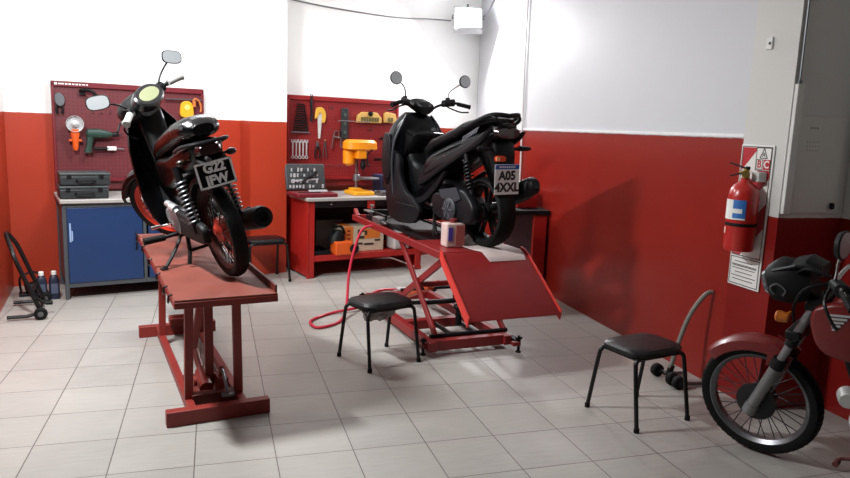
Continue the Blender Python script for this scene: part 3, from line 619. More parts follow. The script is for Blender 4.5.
# ================================================================== STOOLS
PADM = VINYL
def stool(label, loc, rz, foam=False, w=.40, dp=.31):
    t = thing('stool', label, 'stool', loc, rz, 'black four-legged stools')
    m = M(); m.sup([((0, 0, .405), (1, 0, 0), (0, 1, 0), w/2-.012, dp/2-.012, 5), ((0, 0, .412), (1, 0, 0), (0, 1, 0), w/2, dp/2, 5), ((0, 0, .432), (1, 0, 0), (0, 1, 0), w/2+.004, dp/2+.004, 5), ((0, 0, .446), (1, 0, 0), (0, 1, 0), w/2-.008, dp/2-.008, 4.5), ((0, 0, .453), (1, 0, 0), (0, 1, 0), w/2-.05, dp/2-.045, 4), ((0, 0, .455), (1, 0, 0), (0, 1, 0), .03, .03, 3)], 40)
    obj('seat', m, PADM, t)
    m = M(); m.box((0, 0, .399), (w-.03, dp-.03, .012)); obj('seat_board', m, BLKM, t)
    for y in (-1, 1):
        yt, yf = y*(dp/2-.02), y*.20
        for x in (-1, 1):
            m = M(); m.tube(sm([(0, yt, .40), (x*(w/2-.045), yt, .40), (x*(w/2-.012), yt+y*.003, .385), (x*(w/2-.002), yt+y*.012, .34), (x*.208, yf, .012)], 5), .0125, 10); lg = obj('leg', m, BLKF, t)
            m = M(); m.lathe([(0, .016), (.025, .016), (.028, .013)], (x*.208, yf, 0), n=12); obj('rubber_foot', m, RUB, lg)
    if foam:
        m = M(); rnd = random.Random(11); rings = []
        for i in range(5):
            k = i/4
            rings.append([Vector((-.05+(.13-.05*k)*math.cos(a)*(1+.3*rnd.uniform(-1, 1)), -.05+(.10-.05*k)*math.sin(a)*(1+.3*rnd.uniform(-1, 1)), .395-.075*k+.012*rnd.uniform(-1, 1))) for a in [2*PI*j/18 for j in range(18)]])
        m.loft(rings); obj('torn_lining', m, mat('grey torn lining', '#8d8584', .9, bump=.4, scale=25), t, ang=60)
    return t
stool('black stool with torn grey lining under the seat, between the two lifts', (-.30, 4.7475, 0), math.radians(38.3), True)
stool('black padded stool standing at right between the paddock stand and the red motorcycle wheel', (1.31, 3.94, 0), math.radians(29.6))
stool('black stool farthest away, against the red pillar behind the left motorcycle', bw(2.33, 6.955), TB)
# ================================================================== PADDOCK STANDS
GA = math.atan2(-.43, -.9)
def wheel_small(m, c, ax, r=.05, w=.035): m.lathe([(-w/2, .012), (-w/2, r*.8), (-w*.3, r), (w*.3, r), (w/2, r*.8), (w/2, .012)], c, ax, 22, True)
t = thing('paddock_stand', 'black tubular paddock stand leaning on the wall at far left', 'paddock stand', (-3.206, 5.631, 0), GA)
for y in (-.215, .215):
    m = M(); m.tube(sm([(0, y, .07), (.07, y, .26), (.15, y*.98, .48), (.18, y*.75, .57), (.22, y*.25, .66), (.225, 0, .67)], 6), .017, 10); obj('side_tube', m, BLKF, t)
    m = M(); m.tube([(-.0, y+.035*(1 if y > 0 else -1), .05), (.09, y+.035*(1 if y > 0 else -1), .03), (.23, y+.035*(1 if y > 0 else -1), .03)], .015, 10); obj('foot_tube', m, BLKF, t)
    m = M(); wheel_small(m, (-.01, y+.06*(1 if y > 0 else -1), .05), (0, 1, 0)); wl = obj('wheel', m, RUB, t)
    m = M(); m.lathe([(-.02, .022), (.02, .022)], (-.01, y+.06*(1 if y > 0 else -1), .05), (0, 1, 0), 14); obj('hub', m, STEEL, wl)
m = M(); m.rod((0, -.29, .05), (0, .29, .05), .012); m.rod((.05, -.21, .2), (.05, .21, .2), .013); obj('axle', m, BLKF, t)
m = M(); m.tube([(.05, .21, .2), (.0, .12, .12), (-.04, .12, .10)], .011, 8); m.lathe([(0, .018), (.05, .018)], (-.04, .12, .10), (-1, 0, 0), 10); obj('support_hook', m, BLKM, t)
GB = math.atan2(.25, .97)
t = thing('paddock_stand', 'paddock stand with grey taped handle leaning on the right wall behind the stool', 'paddock stand', (1.70, 4.50, 0), GB)
TAPE = mat('grey tape wrap', '#77726c', .6, var=.35, scale=30)
m = M(); m.tube(sm([(.0, 0, .10), (.035, 0, .25), (.09, 0, .42), (.14, -.01, .53), (.205, -.02, .615), (.245, -.03, .63)], 6), .0155, 10); obj('lever_tube', m, TAPE, t)
m = M(); m.rod((-.01, -.14, .05), (-.01, .14, .05), .013); m.bar((-.01, 0, .05), (.01, 0, .12), .03, .03); obj('axle', m, BLKF, t)
for y in (-.13, -.06, .12):
    m = M(); wheel_small(m, (-.02, y, .045), (0, 1, 0), .045, .05); wl = obj('roller', m, RUB, t)
    m = M(); m.lathe([(-.03, .018), (.03, .018)], (-.02, y, .045), (0, 1, 0), 12); obj('hub', m, DSTEEL, wl)
for y in (-.1, .1):
    m = M(); m.tube([(0, y, .03), (.12, y, .018), (.2, y, .018)], .014, 8); obj('foot_tube', m, STEEL, t)
# ================================================================== RIGHT WALL THINGS
def clip(poly, x0, x1, y0, y1):
    for ax, lim, sg in ((0, x0, 1), (0, x1, -1), (1, y0, 1), (1, y1, -1)):
        out = []
        for i in range(len(poly)):
            a, b = poly[i-1], poly[i]; ia, ib = sg*(a[ax]-lim) >= 0, sg*(b[ax]-lim) >= 0
            if ia != ib:
                k = (lim-a[ax])/(b[ax]-a[ax]); out.append((a[0]+k*(b[0]-a[0]), a[1]+k*(b[1]-a[1])))
            if ib: out.append(b)
        poly = out
        if not poly: break
    return poly
t = thing('extinguisher_sign', 'tall red and white striped A B C board on the pillar behind the extinguisher', 'sign', rw(3.557, 3.092, .73), TR)
SW, SH = .275, .89
m = M(); m.box((0, -.004, SH/2), (SW, .008, SH)); obj('board', m, mat('sign white', '#e4e2de', .45, var=.02), t, .003)
def flat(poly, y=-.0082, th=.0012): mm.prism([(a-SW/2, b) for a, b in poly], (0, y, 0), (1, 0, 0), (0, 0, 1), (0, -1, 0), th)
mm = M()
for k in range(-2, 5):
    v = .11+k*.30; p = clip([(0, v), (SW, v+.30), (SW, v+.45), (0, v+.15)], .018, SW-.018, .20, SH-.018)
    if p: flat(p)
obj('red_stripes', mm, mat('sign red', '#b3202a', .45), t)
mm = M(); flat([(.135, .735), (SW-.015, .735), (SW-.015, SH-.015), (.135, SH-.015)], -.0094); obj('class_panel', mm, mat('sign white', '#e4e2de', .45), t)
mm = M()
def frame(x0, x1, y0, y1, w=.004, y=-.0104):
    for p in ([(x0, y0), (x1, y0), (x1, y0+w), (x0, y0+w)], [(x0, y1-w), (x1, y1-w), (x1, y1), (x0, y1)], [(x0, y0), (x0+w, y0), (x0+w, y1), (x0, y1)], [(x1-w, y0), (x1, y0), (x1, y1), (x1-w, y1)]): flat(p, y)
INK = mat('sign ink', '#17171a', .5)
frame(.135, SW-.015, .735, SH-.015); frame(.012, SW-.012, .195, SH-.01); frame(.012, SW-.012, .012, .185)
cx, cy = .198, .812
for a, b in (((cx-.03, cy), (cx, cy+.058)), ((cx, cy+.058), (cx+.03, cy)), ((cx+.03, cy), (cx-.03, cy))):
    d = Vector((b[0]-a[0], b[1]-a[1])).normalized(); q = (-d.y*.003, d.x*.003)
    flat([(a[0]-q[0], a[1]-q[1]), (b[0]-q[0], b[1]-q[1]), (b[0]+q[0], b[1]+q[1]), (a[0]+q[0], a[1]+q[1])], -.0104)
frame(.142, .196, .742, .804)
for (z, l, r) in ((.155, .05, .2), (.135, .03, .24), (.112, .03, .23), (.088, .06, .21), (.064, .03, .24), (.042, .04, .22), (.128, .03, .24)): flat([(l, z), (r, z), (r, z+.004), (l, z+.004)], -.0094)
obj('sign_outline', mm, INK, t)
mm = M(); flat([(.201, .742), (.255, .742), (.255, .804), (.201, .804)], -.0104); flat([(.142, .742), (.196, .742), (.196, .804), (.142, .804)], -.0097); obj('class_boxes', mm, mat('sign red', '#b3202a', .45), t)
mm = M(); flat([(.147, .747), (.191, .747), (.191, .799), (.147, .799)], -.0104); obj('class_ground', mm, mat('sign white', '#e4e2de', .45), t)
mm = M(); flat([(.13, .155+.05), (SW-.02, .205), (SW-.02, .245), (.13, .245)], -.0096); obj('white_caption', mm, mat('sign white', '#e4e2de', .45), t)
U, VV = (1, 0, 0), (0, 0, 1)
text('letter_a', 'A', .04, INK, t, (cx-SW/2, -.0115, cy+.02), U, VV)
text('letter_b', 'B', .062, mat('sign red', '', 0), t, (.169-SW/2, -.012, .773), U, VV, bold=.0015)
text('letter_c', 'C', .062, mat('sign white', '', 0), t, (.228-SW/2, -.012, .773), U, VV, bold=.0015)
# fire extinguisher
t = thing('fire_extinguisher', 'red fire extinguisher with blue and white label hanging on the right pillar', 'fire extinguisher', rw(3.515, 2.985, .975), TR)
EXR = mat('extinguisher red', '#b3211c', .28, coat=.4)
R = .088
m = M(); m.lathe([(.0, .07), (.004, .083), (.02, R), (.33, R), (.37, R*.93), (.40, R*.72), (.42, R*.42), (.435, .026), (.445, .026)], n=36); obj('cylinder', m, EXR, t)
m = M(); m.lathe([(.155, R+.002), (.165, R+.003), (.175, R+.002)], n=36); obj('strap', m, BLKM, t)
def arc(m, a0, a1, z0, z1, r, n=12):
    rings = []
    for k in range(n+1):
        a = math.radians(a0+(a1-a0)*k/n); c = Vector((math.cos(a), math.sin(a), 0))
        rings.append([c*r+Vector((0, 0, z0)), c*(r+.002)+Vector((0, 0, z0)), c*(r+.002)+Vector((0, 0, z1)), c*r+Vector((0, 0, z1))])
    m.loft(rings)
m = M(); arc(m, -75, -28, .195, .315, R+.0005); obj('blue_label', m, BLUL, t)
m = M(); arc(m, -150, -76, .195, .315, R+.0005); arc(m, -75, -40, .235, .262, R+.002); arc(m, -75, -28, .196, .205, R+.002); obj('white_label', m, WHT, t)
m = M(); arc(m, -118, -106, .105, .145, R+.0005); obj('inspection_tag', m, mat('pinkish tag', '#e8c3b6', .5), t)
m = M(); m.lathe([(.44, .022), (.47, .022), (.48, .018), (.50, .018)], n=16); m.rod((0, 0, .475), (-.05, .0, .475), .012); m.lathe([(0, .022), (.016, .022)], (.02, -.02, .47), (.7, -.7, 0), 14); obj('valve', m, mat('brass', '#a58a4a', .35, .8), t)
m = M(); m.bar((.0, 0, .505), (.02, .0, .505), .02, .02); m.bar((.01, 0, .50), (-.11, -.03, .53), .02, .008); m.bar((.01, 0, .485), (-.10, -.03, .45), .02, .008); obj('handle', m, BLKM, t, .002)
m = M(); m.box((.035, .065, .455), (.06, .06, .06)); obj('wall_bracket', m, mat('pale bracket', '#cfd0cc', .4), t, .004)
# table with black top along the right wall behind the ramp
t = thing('side_table', 'red table with black top against right wall behind the scooter tail', 'table', rw(6.93, 2.875), TR)
m = M(); m.box((0, 0, .84), (1.14, .44, .05)); obj('tabletop', m, BLKM, t, .008)
for x in (-.52, .52):
    m = M(); m.box((x, .13, .41), (.04, .14, .81)); obj('side_panel', m, REDP, t, .003)
m = M(); m.box((0, .19, .45), (1.0, .012, .7)); obj('back_panel', m, mat('painted shade steel', '#3a2b31', .6), t)  # shade under the tabletop painted into panel and shelf colour
m = M(); m.box((0, .02, .25), (1.0, .34, .02)); obj('shelf', m, mat('painted shade steel', '#3a2b31', .6), t)
t = thing('toolbox', 'red metal toolbox with pale sticker on the black topped table', 'toolbox', rw(6.78, 2.93, .866), TR)
m = M(); m.box((0, 0, .07), (.42, .22, .14)); obj('box_body', m, REDP, t, .006)
m = M(); m.box((0, 0, .155), (.425, .225, .03)); m.tube([(-.08, 0, .17), (-.07, 0, .2), (.07, 0, .2), (.08, 0, .17)], .01, 8); obj('lid', m, REDP, t, .006)
m = M(); m.box((-.06, -.112, .08), (.16, .004, .05)); obj('pale_sticker', m, mat('pinkish sticker', '#c98c88', .5), t)
# small fittings
t = thing('cable_trunking', 'white plastic cable trunking down the corner of the right pillar', 'trunking', rw(3.34, 3.125, 0), TR)
m = M(); m.box((.014, 0, 1.60), (.028, .05, .75)); obj('trunk_cover', m, mat('pillar white', '#d6d5d1', .5), t, .004)
m = M(); m.rod((.012, -.005, 1.97), (.012, -.012, H-.01), .006, .006, 8); m.lathe([(0, .012), (.03, .012)], (.012, -.005, 1.965), n=10); obj('conduit', m, STEEL, t)
t = thing('panel_door', 'grey electrical panel door with three vent holes on pillar side', 'panel door', rw(3.34, 3.33, 1.23), TR)
m = M(); m.box((.004, 0, .285), (.008, .34, .57)); obj('door_sheet', m, mat('greige panel', '#cbc8c2', .5, var=.04), t, .003)
m = M()
for k in range(3): m.lathe([(0, .006), (.002, .006)], (.008, -.085+k*.022, .50), (1, 0, 0), 10)
for i in range(3):
    for j in range(5): m.lathe([(0, .003), (.0015, .003)], (.008, -.10+j*.02, .42-i*.025), (1, 0, 0), 8)
obj('vent_holes', m, mat('vent shadow grey', '#6d6862', .7), t)
m = M(); m.box((.018, .128, .045), (.02, .02, .035)); m.rod((.008, .128, .045), (.035, .11, .03), .007); obj('latch', m, DSTEEL, t, .002)
m = M(); m.box((0, -.006, 0), (.05, .012, .07)); o = solo('outlet_plate', m, mat('pillar white', '', 0), 'small white outlet plate high on the right pillar', 'outlet', rw(3.56, 3.094, 2.22), TR, bev=.003)
m = M(); m.lathe([(0, .009), (.003, .009)], (.008, -.012, .0), (0, -1, 0), 12); obj('socket_hole', m, DSTEEL, o)
# floodlight in the corner, its cables
t = thing('floodlight', 'glaring white floodlight high in the back right corner', 'lamp', (.43, 8.85, 3.0), 0)
RX = Matrix.Rotation(math.radians(-38), 4, 'X') @ Matrix.Rotation(0, 4, 'Z')
m = M(RX); m.box((0, .05, 0), (.36, .07, .36)); obj('housing', m, mat('pale lamp housing', '#b9bbbd', .5), t, .008)
m = M(RX); m.box((0, .008, 0), (.31, .02, .31)); obj('lens', m, emit('floodlight glow', '#f6f8ff', 14), t)
m = M(RX)
for x in (-.17, .17): m.box((x, .0, 0), (.02, .03, .36))
m.box((0, 0, -.17), (.36, .03, .02)); m.box((0, 0, .17), (.36, .03, .02)); obj('bezel', m, mat('pale lamp housing', '', 0), t, .003)
m = M(); m.tube([(-.19, .05, 0), (-.19, .14, .05), (.19, .14, .05), (.19, .05, 0)], .01, 8); m.rod((0, .14, .05), (.0, .24, .20), .015); obj('yoke', m, STEEL, t)
WIRE = mat('grey wire', '#6b6a70', .5)
m = M(); m.tube(sm([bw(.6, 7.53, 3.4), bw(1.6, 7.53, 3.16), bw(2.8, 7.53, 2.985), bw(4.0, 7.53, 2.935), bw(4.6, 7.50, 2.965), (.22, 8.90, 2.97)], 6), .008, 6); solo('cable', m, WIRE, 'thin grey cable strung across the top of the back wall', 'cable')
m = M(); m.tube(sm([(.62, 8.87, 3.03), (.68, 8.8, 3.10), rw(7.95, 3.09, 3.42)], 6), .012, 8); solo('cable', m, WIRE, 'short dark cable rising from the floodlight toward the ceiling', 'cable')
m = M(); m.tube([rw(7.26, 3.095, H-.02), rw(7.24, 3.095, 2.3), rw(7.19, 3.095, 1.2), rw(7.19, 3.095, .88)], .011, 8); solo('cable', m, mat('white cable', '#d8d4d2', .5), 'white cable running straight down the right wall behind scooter', 'cable')
# ================================================================== MOTORCYCLES
def wheel(t, name, cx, cz, R, w, rimm, T=None, cast=False, drum=.07, dk=None, spokem=None):
    O = (cx, 0, cz); Y = (0, 1, 0)
    m = M(T); rr = R-.055
    m.lathe([(-w*.36, rr+.012), (-w*.40, rr-.004), (-w*.2, rr-.022), (w*.2, rr-.022), (w*.40, rr-.004), (w*.36, rr+.012), (w*.2, rr-.010), (-w*.2, rr-.010)], O, Y, 48, True)
    rim = obj(name, m, rimm, t)
    m = M(T); m.lathe([(-w*.40, rr), (-w*.5, rr+.022), (-w*.46, rr+.038), (-w*.27, R-.005), (0, R), (w*.27, R-.005), (w*.46, rr+.038), (w*.5, rr+.022), (w*.40, rr), (0, rr-.004)], O, Y, 56, True)
    for k in range(56):                     # tread blocks
        a = 2*PI*(k+.5)/56; c = Vector((math.cos(a), 0, math.sin(a))); o = Vector(O)
        for s in (-1, 1):
            p = o+c*(R-.0035)+Vector((0, s*w*.05, 0)); q = o+c*(R-.013)+Vector((0, s*w*.36, 0)); m.bar(p, q, .014, .008, c)
    obj('tyre', m, RUB, rim)
    m = M(T); m.lathe([(-w*.55, .022), (-w*.5, drum), (w*.3, drum), (w*.34, drum*.6), (w*.55, .022)], O, Y, 24); obj('hub', m, dk or DSTEEL, rim)
    m = M(T)
    if cast:
        for k in range(5):
            a = 2*PI*k/5+.3; c = Vector((math.cos(a), 0, math.sin(a))); d = Vector((-math.sin(a), 0, math.cos(a))); o = Vector(O)
            for s in (-1, 1): m.bar(o+c*.05+d*s*.012, o+c*(rr-.012)+d*s*.04, .03, .016, d)
        obj('wheel_spokes', m, rimm, rim)
    else:
        for k in range(32):
            a = 2*PI*k/32; b = a+(.32 if k % 2 else -.32); s = 1 if (k//2) % 2 else -1; o = Vector(O)
            m.rod(o+Vector((math.cos(b)*drum*.9, s*w*.32, math.sin(b)*drum*.9)), o+Vector((math.cos(a)*(rr-.012), 0, math.sin(a)*(rr-.012))), .0028, None, 5)
        obj('wheel_spokes', m, spokem or STEEL, rim)
    return rim
def fender(m, cx, cz, R, w, a0, a1, n=18, drop=.035):
    rings = []
    for k in range(n+1):
        a = math.radians(a0+(a1-a0)*k/n); c = Vector((math.cos(a), 0, math.sin(a))); o = Vector((cx, 0, cz))
        e = 1 if 0 < k < n else .8
        prof = [(-w, R-drop), (-w*.92, R-.008), (-w*.5, R+.006), (0, R+.011), (w*.5, R+.006), (w*.92, R-.008), (w, R-drop)]
        ins = [(y*.93, r-.005) for y, r in prof[::-1]]
        rings.append([o+c*r+Vector((0, y*e, 0)) for y, r in prof+ins])
    m.loft(rings)
def shield(m, secs, n=10, th=.014):
    rings = []
    for z, xc, w, dp in secs:
        f = [Vector((xc-dp*abs(u)**1.8, w*u, z)) for u in [-1+2*i/n for i in range(n+1)]]
        rings.append(f+[Vector((p.x-th, p.y*.97, p.z)) for p in f[::-1]])
    m.loft(rings)
def spring(t, p, q, r, turns=9, wire=.006, sm_=CHR, name='shock_absorber'):
    p, q = Vector(p), Vector(q); d = (q-p); L = d.length; d.normalize(); u = d.orthogonal().normalized(); w = d.cross(u)
    m = M(); m.rod(p, q, .011); m.rod(p-d*.02, p+d*.03, .02); m.rod(q-d*.06, q+d*.02, .022); m.rod(p+d*.02, p+d*L*.35, .018); s = obj(name, m, DSTEEL, t)
    m = M(); n = turns*10
    m.tube([p+d*(L*.12+L*.72*i/n)+(u*math.cos(2*PI*i/10)+w*math.sin(2*PI*i/10))*r for i in range(n+1)], wire, 6); obj('coil_spring', m, sm_, s)
def mirror(t, p0, p1, p2, c, nrm, a, b, power, T=None, tilt=0, stem=BLKF, r=.006):
    m = M(T); m.tube(sm([p0, p1, p2, c], 5), r, 8); st = obj('mirror', m, stem, t)
    n = Vector(nrm).normalized(); u = Vector((0, 0, 1)).cross(n).normalized(); v = n.cross(u)
    u2 = u*math.cos(tilt)+v*math.sin(tilt); v2 = -u*math.sin(tilt)+v*math.cos(tilt); c = Vector(c)
    m = M(T); m.sup([(c-n*.026, u2, v2, a*.5, b*.5, power), (c-n*.018, u2, v2, a*.9, b*.9, power), (c, u2, v2, a, b, power), (c+n*.005, u2, v2, a*.97, b*.97, power)]); obj('mirror_shell', m, BLKM, st)
    m = M(T); m.sup([(c+n*.0052, u2, v2, a*.9, b*.88, power), (c+n*.0065, u2, v2, a*.9, b*.88, power)]); obj('mirror_glass', m, GLASS, st)
def steerT(p, up, deg):
    p = Vector(p); return Matrix.Translation(p) @ Matrix.Rotation(math.radians(deg), 4, Vector(up)) @ Matrix.Translation(-p)
BLUN = mat('deep black bodywork', '#030304', .28, spec=.25, coat=.05)
# ------------------------------------------------------------------ underbone on the flat bench
AN = math.radians(35.5); px, py = -1.098, 3.925
t = thing('underbone_motorcycle', 'black underbone motorcycle with red rims, plate G22 JFW, leaning on the flat bench', 'motorcycle', (px, py, .760), PI/2+AN, None, math.radians(14.5))
ST = steerT((.93, 0, .90), (-.48, 0, .88), 40); SI = ST.inverted(); SN = SI.to_3x3()
wheel(t, 'rear_wheel', 0, .285, .285, .085, mat('dark red rim', '#3a1410', .4), None, False, .075, mat('red hub', '#a83326', .4), BLKF)
wheel(t, 'front_wheel', 1.235, .28, .28, .075, RIMR, ST, False, .06, mat('red hub', '', 0), BLKF)
for y in (-.075, .075):
    m = M(ST); m.rod((1.235, y, .28), (1.10, y, .60), .023, .023); m.rod((1.10, y, .60), (1.03, y, .78), .016, .016); obj('fork_leg', m, DSTEEL, t)
m = M(ST); fender(m, 1.235, .28, .315, .065, 20, 165); obj('front_fender', m, BLUN, t)
m = M(); shield(m, [(.97, .98, .09, .04), (.88, 1.03, .155, .11), (.75, 1.04, .20, .20), (.60, 1.0, .22, .22), (.45, .93, .225, .20), (.32, .84, .205, .16), (.26, .78, .175, .12)]); obj('leg_shield', m, BLUN, t)
m = M(); m.puff([(.96, .98), (1.02, .90), (1.03, .72), (.88, .50), (.62, .38), (.40, .36), (.30, .50), (.40, .64), (.58, .62), (.74, .66), (.84, .84), (.88, .98)], .085, 0, .04); obj('frame_cover', m, BLUN, t)
m = M(); m.puff([(.60, .70), (.30, .735), (.05, .80), (-.10, .82), (-.14, .79), (-.12, .72), (-.02, .63), (.16, .58), (.38, .50), (.56, .50), (.64, .60)], .125, 0, .05, wf=lambda x, z: .72+.28*min(1, max(0, (x+.15)/.35))); obj('side_fairing', m, BLUN, t)
SEATM = mat('seat under clear plastic', '#09090b', .25, coat=.25, bump=.7, scale=26, spec=.35)
Y1, Z1 = (0, 1, 0), (.12, 0, .99)
m = M(); m.sup([((.72, 0, .60), (0, 1, 0), (.75, 0, .65), .05, .02, 2.3), ((.67, 0, .655), (0, 1, 0), (.7, 0, .7), .095, .035, 2.4), ((.58, 0, .72), (0, 1, 0), (.5, 0, .87), .12, .048, 2.5), ((.44, 0, .772), (0, 1, 0), (.3, 0, .95), .128, .06, 2.6), ((.27, 0, .81), Y1, Z1, .130, .064, 2.6), ((.10, 0, .85), Y1, Z1, .128, .066, 2.6), ((-.03, 0, .875), Y1, Z1, .120, .062, 2.6), ((-.11, 0, .872), Y1, (0, 0, 1), .10, .052, 2.5), ((-.145, 0, .865), Y1, (0, 0, 1), .06, .03, 2.3)]); obj('seat', m, SEATM, t)
m = M(); m.tube(sm([(.06, .125, .76), (-.08, .13, .79), (-.165, .09, .80), (-.185, 0, .80), (-.165, -.09, .80), (-.08, -.13, .79), (.06, -.125, .76)], 5), .011, 8); obj('grab_rail', m, DSTEEL, t)
# headset
m = M(ST)
m.sup([((1.08, 0, .985), Y1, (0, 0, 1), .055, .045, 2.3), ((1.05, 0, .99), Y1, (0, 0, 1), .10, .07, 2.3), ((.98, 0, 1.0), Y1, (0, 0, 1), .135, .085, 2.4), ((.90, 0, 1.01), Y1, (0, 0, 1), .135, .085, 2.5), ((.85, 0, 1.01), Y1, (0, 0, 1), .115, .07, 2.4)])
m.sup([((.93, .05, 1.01), (1, 0, 0), (0, 0, 1), .04, .04, 2.3), ((.875, .2, 1.03), (1, 0, 0), (0, 0, 1), .035, .035, 2.3)]); m.sup([((.93, -.05, 1.01), (1, 0, 0), (0, 0, 1), .04, .04, 2.3), ((.875, -.2, 1.03), (1, 0, 0), (0, 0, 1), .035, .035, 2.3)])
hs = obj('headset_cowl', m, BLKM, t)
gn = Vector((-.80, 0, .60)); gu = Vector((0, 1, 0)); gv = gn.cross(gu)
c = Vector((.815, 0, 1.060))
m = M(ST); m.sup([(c-gn*.05, gu, gv, .13, .08, 2.3), (c-gn*.006, gu, gv, .125, .076, 2.2), (c+gn*.004, gu, gv, .112, .066, 2.2)]); obj('instrument_bezel', m, CHR if False else mat('dark glossy bezel', '#1b1b1d', .25, coat=.4), hs)
m = M(ST); m.sup([(c+gn*.004, gu, gv, .088, .046, 2.1), (c+gn*.0065, gu, gv, .086, .044, 2.1)]); obj('instrument_face', m, mat('sage dial', '#7a7e60', .4), hs)
m = M(ST); m.lathe([(0, .05), (.012, .045)], (1.085, 0, .985), (1, 0, 0), 20); obj('headlight', m, GLASS, hs)
m = M(ST); m.tube(sm([(.79, .33, 1.02), (.83, .24, 1.035), (.89, .12, 1.02), (.92, 0, 1.0), (.89, -.12, 1.02), (.83, -.24, 1.035), (.79, -.33, 1.02)], 5), .011, 10); hb = obj('handlebar', m, DSTEEL, t)
GRIP = mat('grey rubber grip', '#a7a6a3', .5, .2)
for y in (-1, 1):
    m = M(ST); m.rod((.83, y*.225, 1.035), (.793, y*.325, 1.021), .021, .021, 14); m.lathe([(0, .024), (.006, .026), (.012, .02)], (.793, y*.325, 1.021), (-.35, y*.93, -.1), 14); obj('grip', m, GRIP, hb)
    m = M(ST); m.tube(sm([(.87, y*.2, 1.02), (.90, y*.26, 1.01), (.87, y*.33, 1.0), (.85, y*.37, 1.0)], 4), .006, 7); obj('brake_lever', m, DSTEEL, hb)
    c = SI @ (V(.70, .315, 1.075) if y > 0 else V(.98, -.26, 1.262)); n = SN @ V(-1, .15*y, .10); b0 = V(.87, y*.165, 1.045)
    mirror(hb, b0, b0.lerp(c, .3)+V(0, 0, .02), b0.lerp(c, .75)-n*.02+V(0, 0, .01), c, n, .068, .044, 3, ST, tilt=-.3 if y > 0 else -.55)
m = M(ST); m.tube(sm([(.87, -.17, 1.0), (.98, -.20, .95), (1.0, -.14, .85), (.98, -.06, .8)], 5), .006, 6); m.tube(sm([(.87, .17, 1.0), (.97, .19, .95), (1.0, .14, .86), (.98, .06, .8)], 5), .006, 6); obj('control_cable', m, BLKM, hb)
# mechanicals
m = M(); m.puff([(.66, .40), (.66, .27), (.55, .22), (.36, .24), (.32, .34), (.40, .41)], .12, 0, .03); en = obj('engine', m, DSTEEL, t)
m = M(); m.lathe([(0, .085), (.02, .082), (.035, .06), (.04, .03)], (.43, .115, .315), (0, 1, 0), 24); obj('generator_cover', m, ALU, en)
m = M(); m.lathe([(0, .05), (.02, .045)], (.58, .115, .33), (0, 1, 0), 18); m.rod((.41, .12, .385), (.46, .13, .40), .028); m.rod((.50, .12, .40), (.56, .125, .41), .022); obj('engine_fitting', m, mat('bright casting', '#c4c6c8', .35, .7), en)
m = M()
for k in range(6): m.box((.70+k*.025, 0, .41+k*.004), (.012, .16, .15))
m.box((.86, 0, .43), (.05, .13, .12)); obj('cylinder_fins', m, ALU, en)
m = M(); m.rod((.45, -.33, .235), (.45, .33, .235), .012)
fb = obj('footpeg_bar', m, BLKF, t)
for y in (-1, 1):
    m = M(); m.rod((.45, y*.22, .235), (.45, y*.345, .245), .02, .022, 12); obj('footpeg', m, RUB, fb)
m = M(); m.tube([(.55, .135, .29), (.62, .15, .27), (.62, .22, .275)], .008, 8); m.rod((.62, .2, .275), (.62, .25, .275), .013); obj('gear_pedal', m, CHR, en)
m = M(); m.tube(sm([(.52, -.15, .33), (.48, -.18, .44), (.40, -.2, .50), (.40, -.26, .50)], 4), .010, 8); obj('kick_lever', m, CHR, en)
for y in (-.085, .085):
    m = M(); m.bar((.40, y, .30), (-.03, y, .285), .025, .04); obj('swingarm', m, DSTEEL, t)
m = M(); m.puff([(.42, .38), (.1, .365), (-.06, .345), (-.08, .28), (-.02, .235), (.42, .245)], .022, .115, .012); obj('chain_case', m, BLKM, t)
for y in (-.13, .13): spring(t, (.03, y, .315), (.11, y, .655), .030, 10, .006, STEEL)
m = M(); fender(m, 0, .285, .325, .07, 25, 125); obj('rear_fender', m, BLKM, t)
m = M(); m.tube(sm([(.80, -.04, .36), (.86, -.10, .26), (.75, -.14, .18), (.5, -.16, .19), (.3, -.165, .235)], 6), .018, 10); ex = obj('exhaust_pipe', m, DSTEEL, t)
m = M(); m.lathe([(0, .022), (.04, .05), (.12, .062), (.38, .066), (.42, .058), (.425, .03), (.40, .028)], (.22, -.175, .245), (-.98, -.02, .2), 24); obj('muffler', m, BLKM, ex)
m = M(); m.bar((.04, -.12, .33), (.02, -.165, .31), .03, .012); obj('muffler_bracket', m, DSTEEL, ex)
m = M(); m.tube(sm([(.52, .10, .22), (.46, .17, .15), (.38, .265, .085), (.365, .29, .076)], 4), .011, 8); m.box((.36, .295, .074), (.05, .04, .008)); obj('side_stand', m, BLKF, t)
m = M(); m.tube([(.48, .08, .21), (.40, .11, .12), (.38, .14, .045)], .013, 8); m.tube([(.48, -.08, .21), (.40, -.11, .12), (.37, -.13, .05)], .013, 8); m.rod((.40, -.11, .12), (.40, .11, .12), .01); obj('centre_stand', m, BLKF, t)
# tail
m = M(); m.sup([((-.06, 0, .765), (0, 1, 0), (0, 0, 1), .08, .042, 3), ((-.14, 0, .755), (0, 1, 0), (0, 0, 1), .07, .036, 3), ((-.158, 0, .755), (0, 1, 0), (0, 0, 1), .055, .028, 3)]); obj('tail_light', m, mat('dark red lens', '#3a0c0d', .2, coat=.5), t)
m = M(); m.loft([[Vector((x, -w, z)), Vector((x, w, z)), Vector((x-.012, w, z-.004)), Vector((x-.012, -w, z-.004))] for x, w, z in ((-.05, .06, .74), (-.14, .08, .71), (-.175, .085, .68), (-.17, .085, .60), (-.165, .075, .56))]); obj('plate_bracket', m, BLKM, t)
for y in (-1, 1):
    m = M(); m.rod((-.06, y*.05, .71), (-.07, y*.12, .71), .009); m.ell((-.072, y*.140, .71), (.022, .03, .02), 12, 8); obj('turn_signal', m, mat('dark amber lens', '#24170d', .3), t)
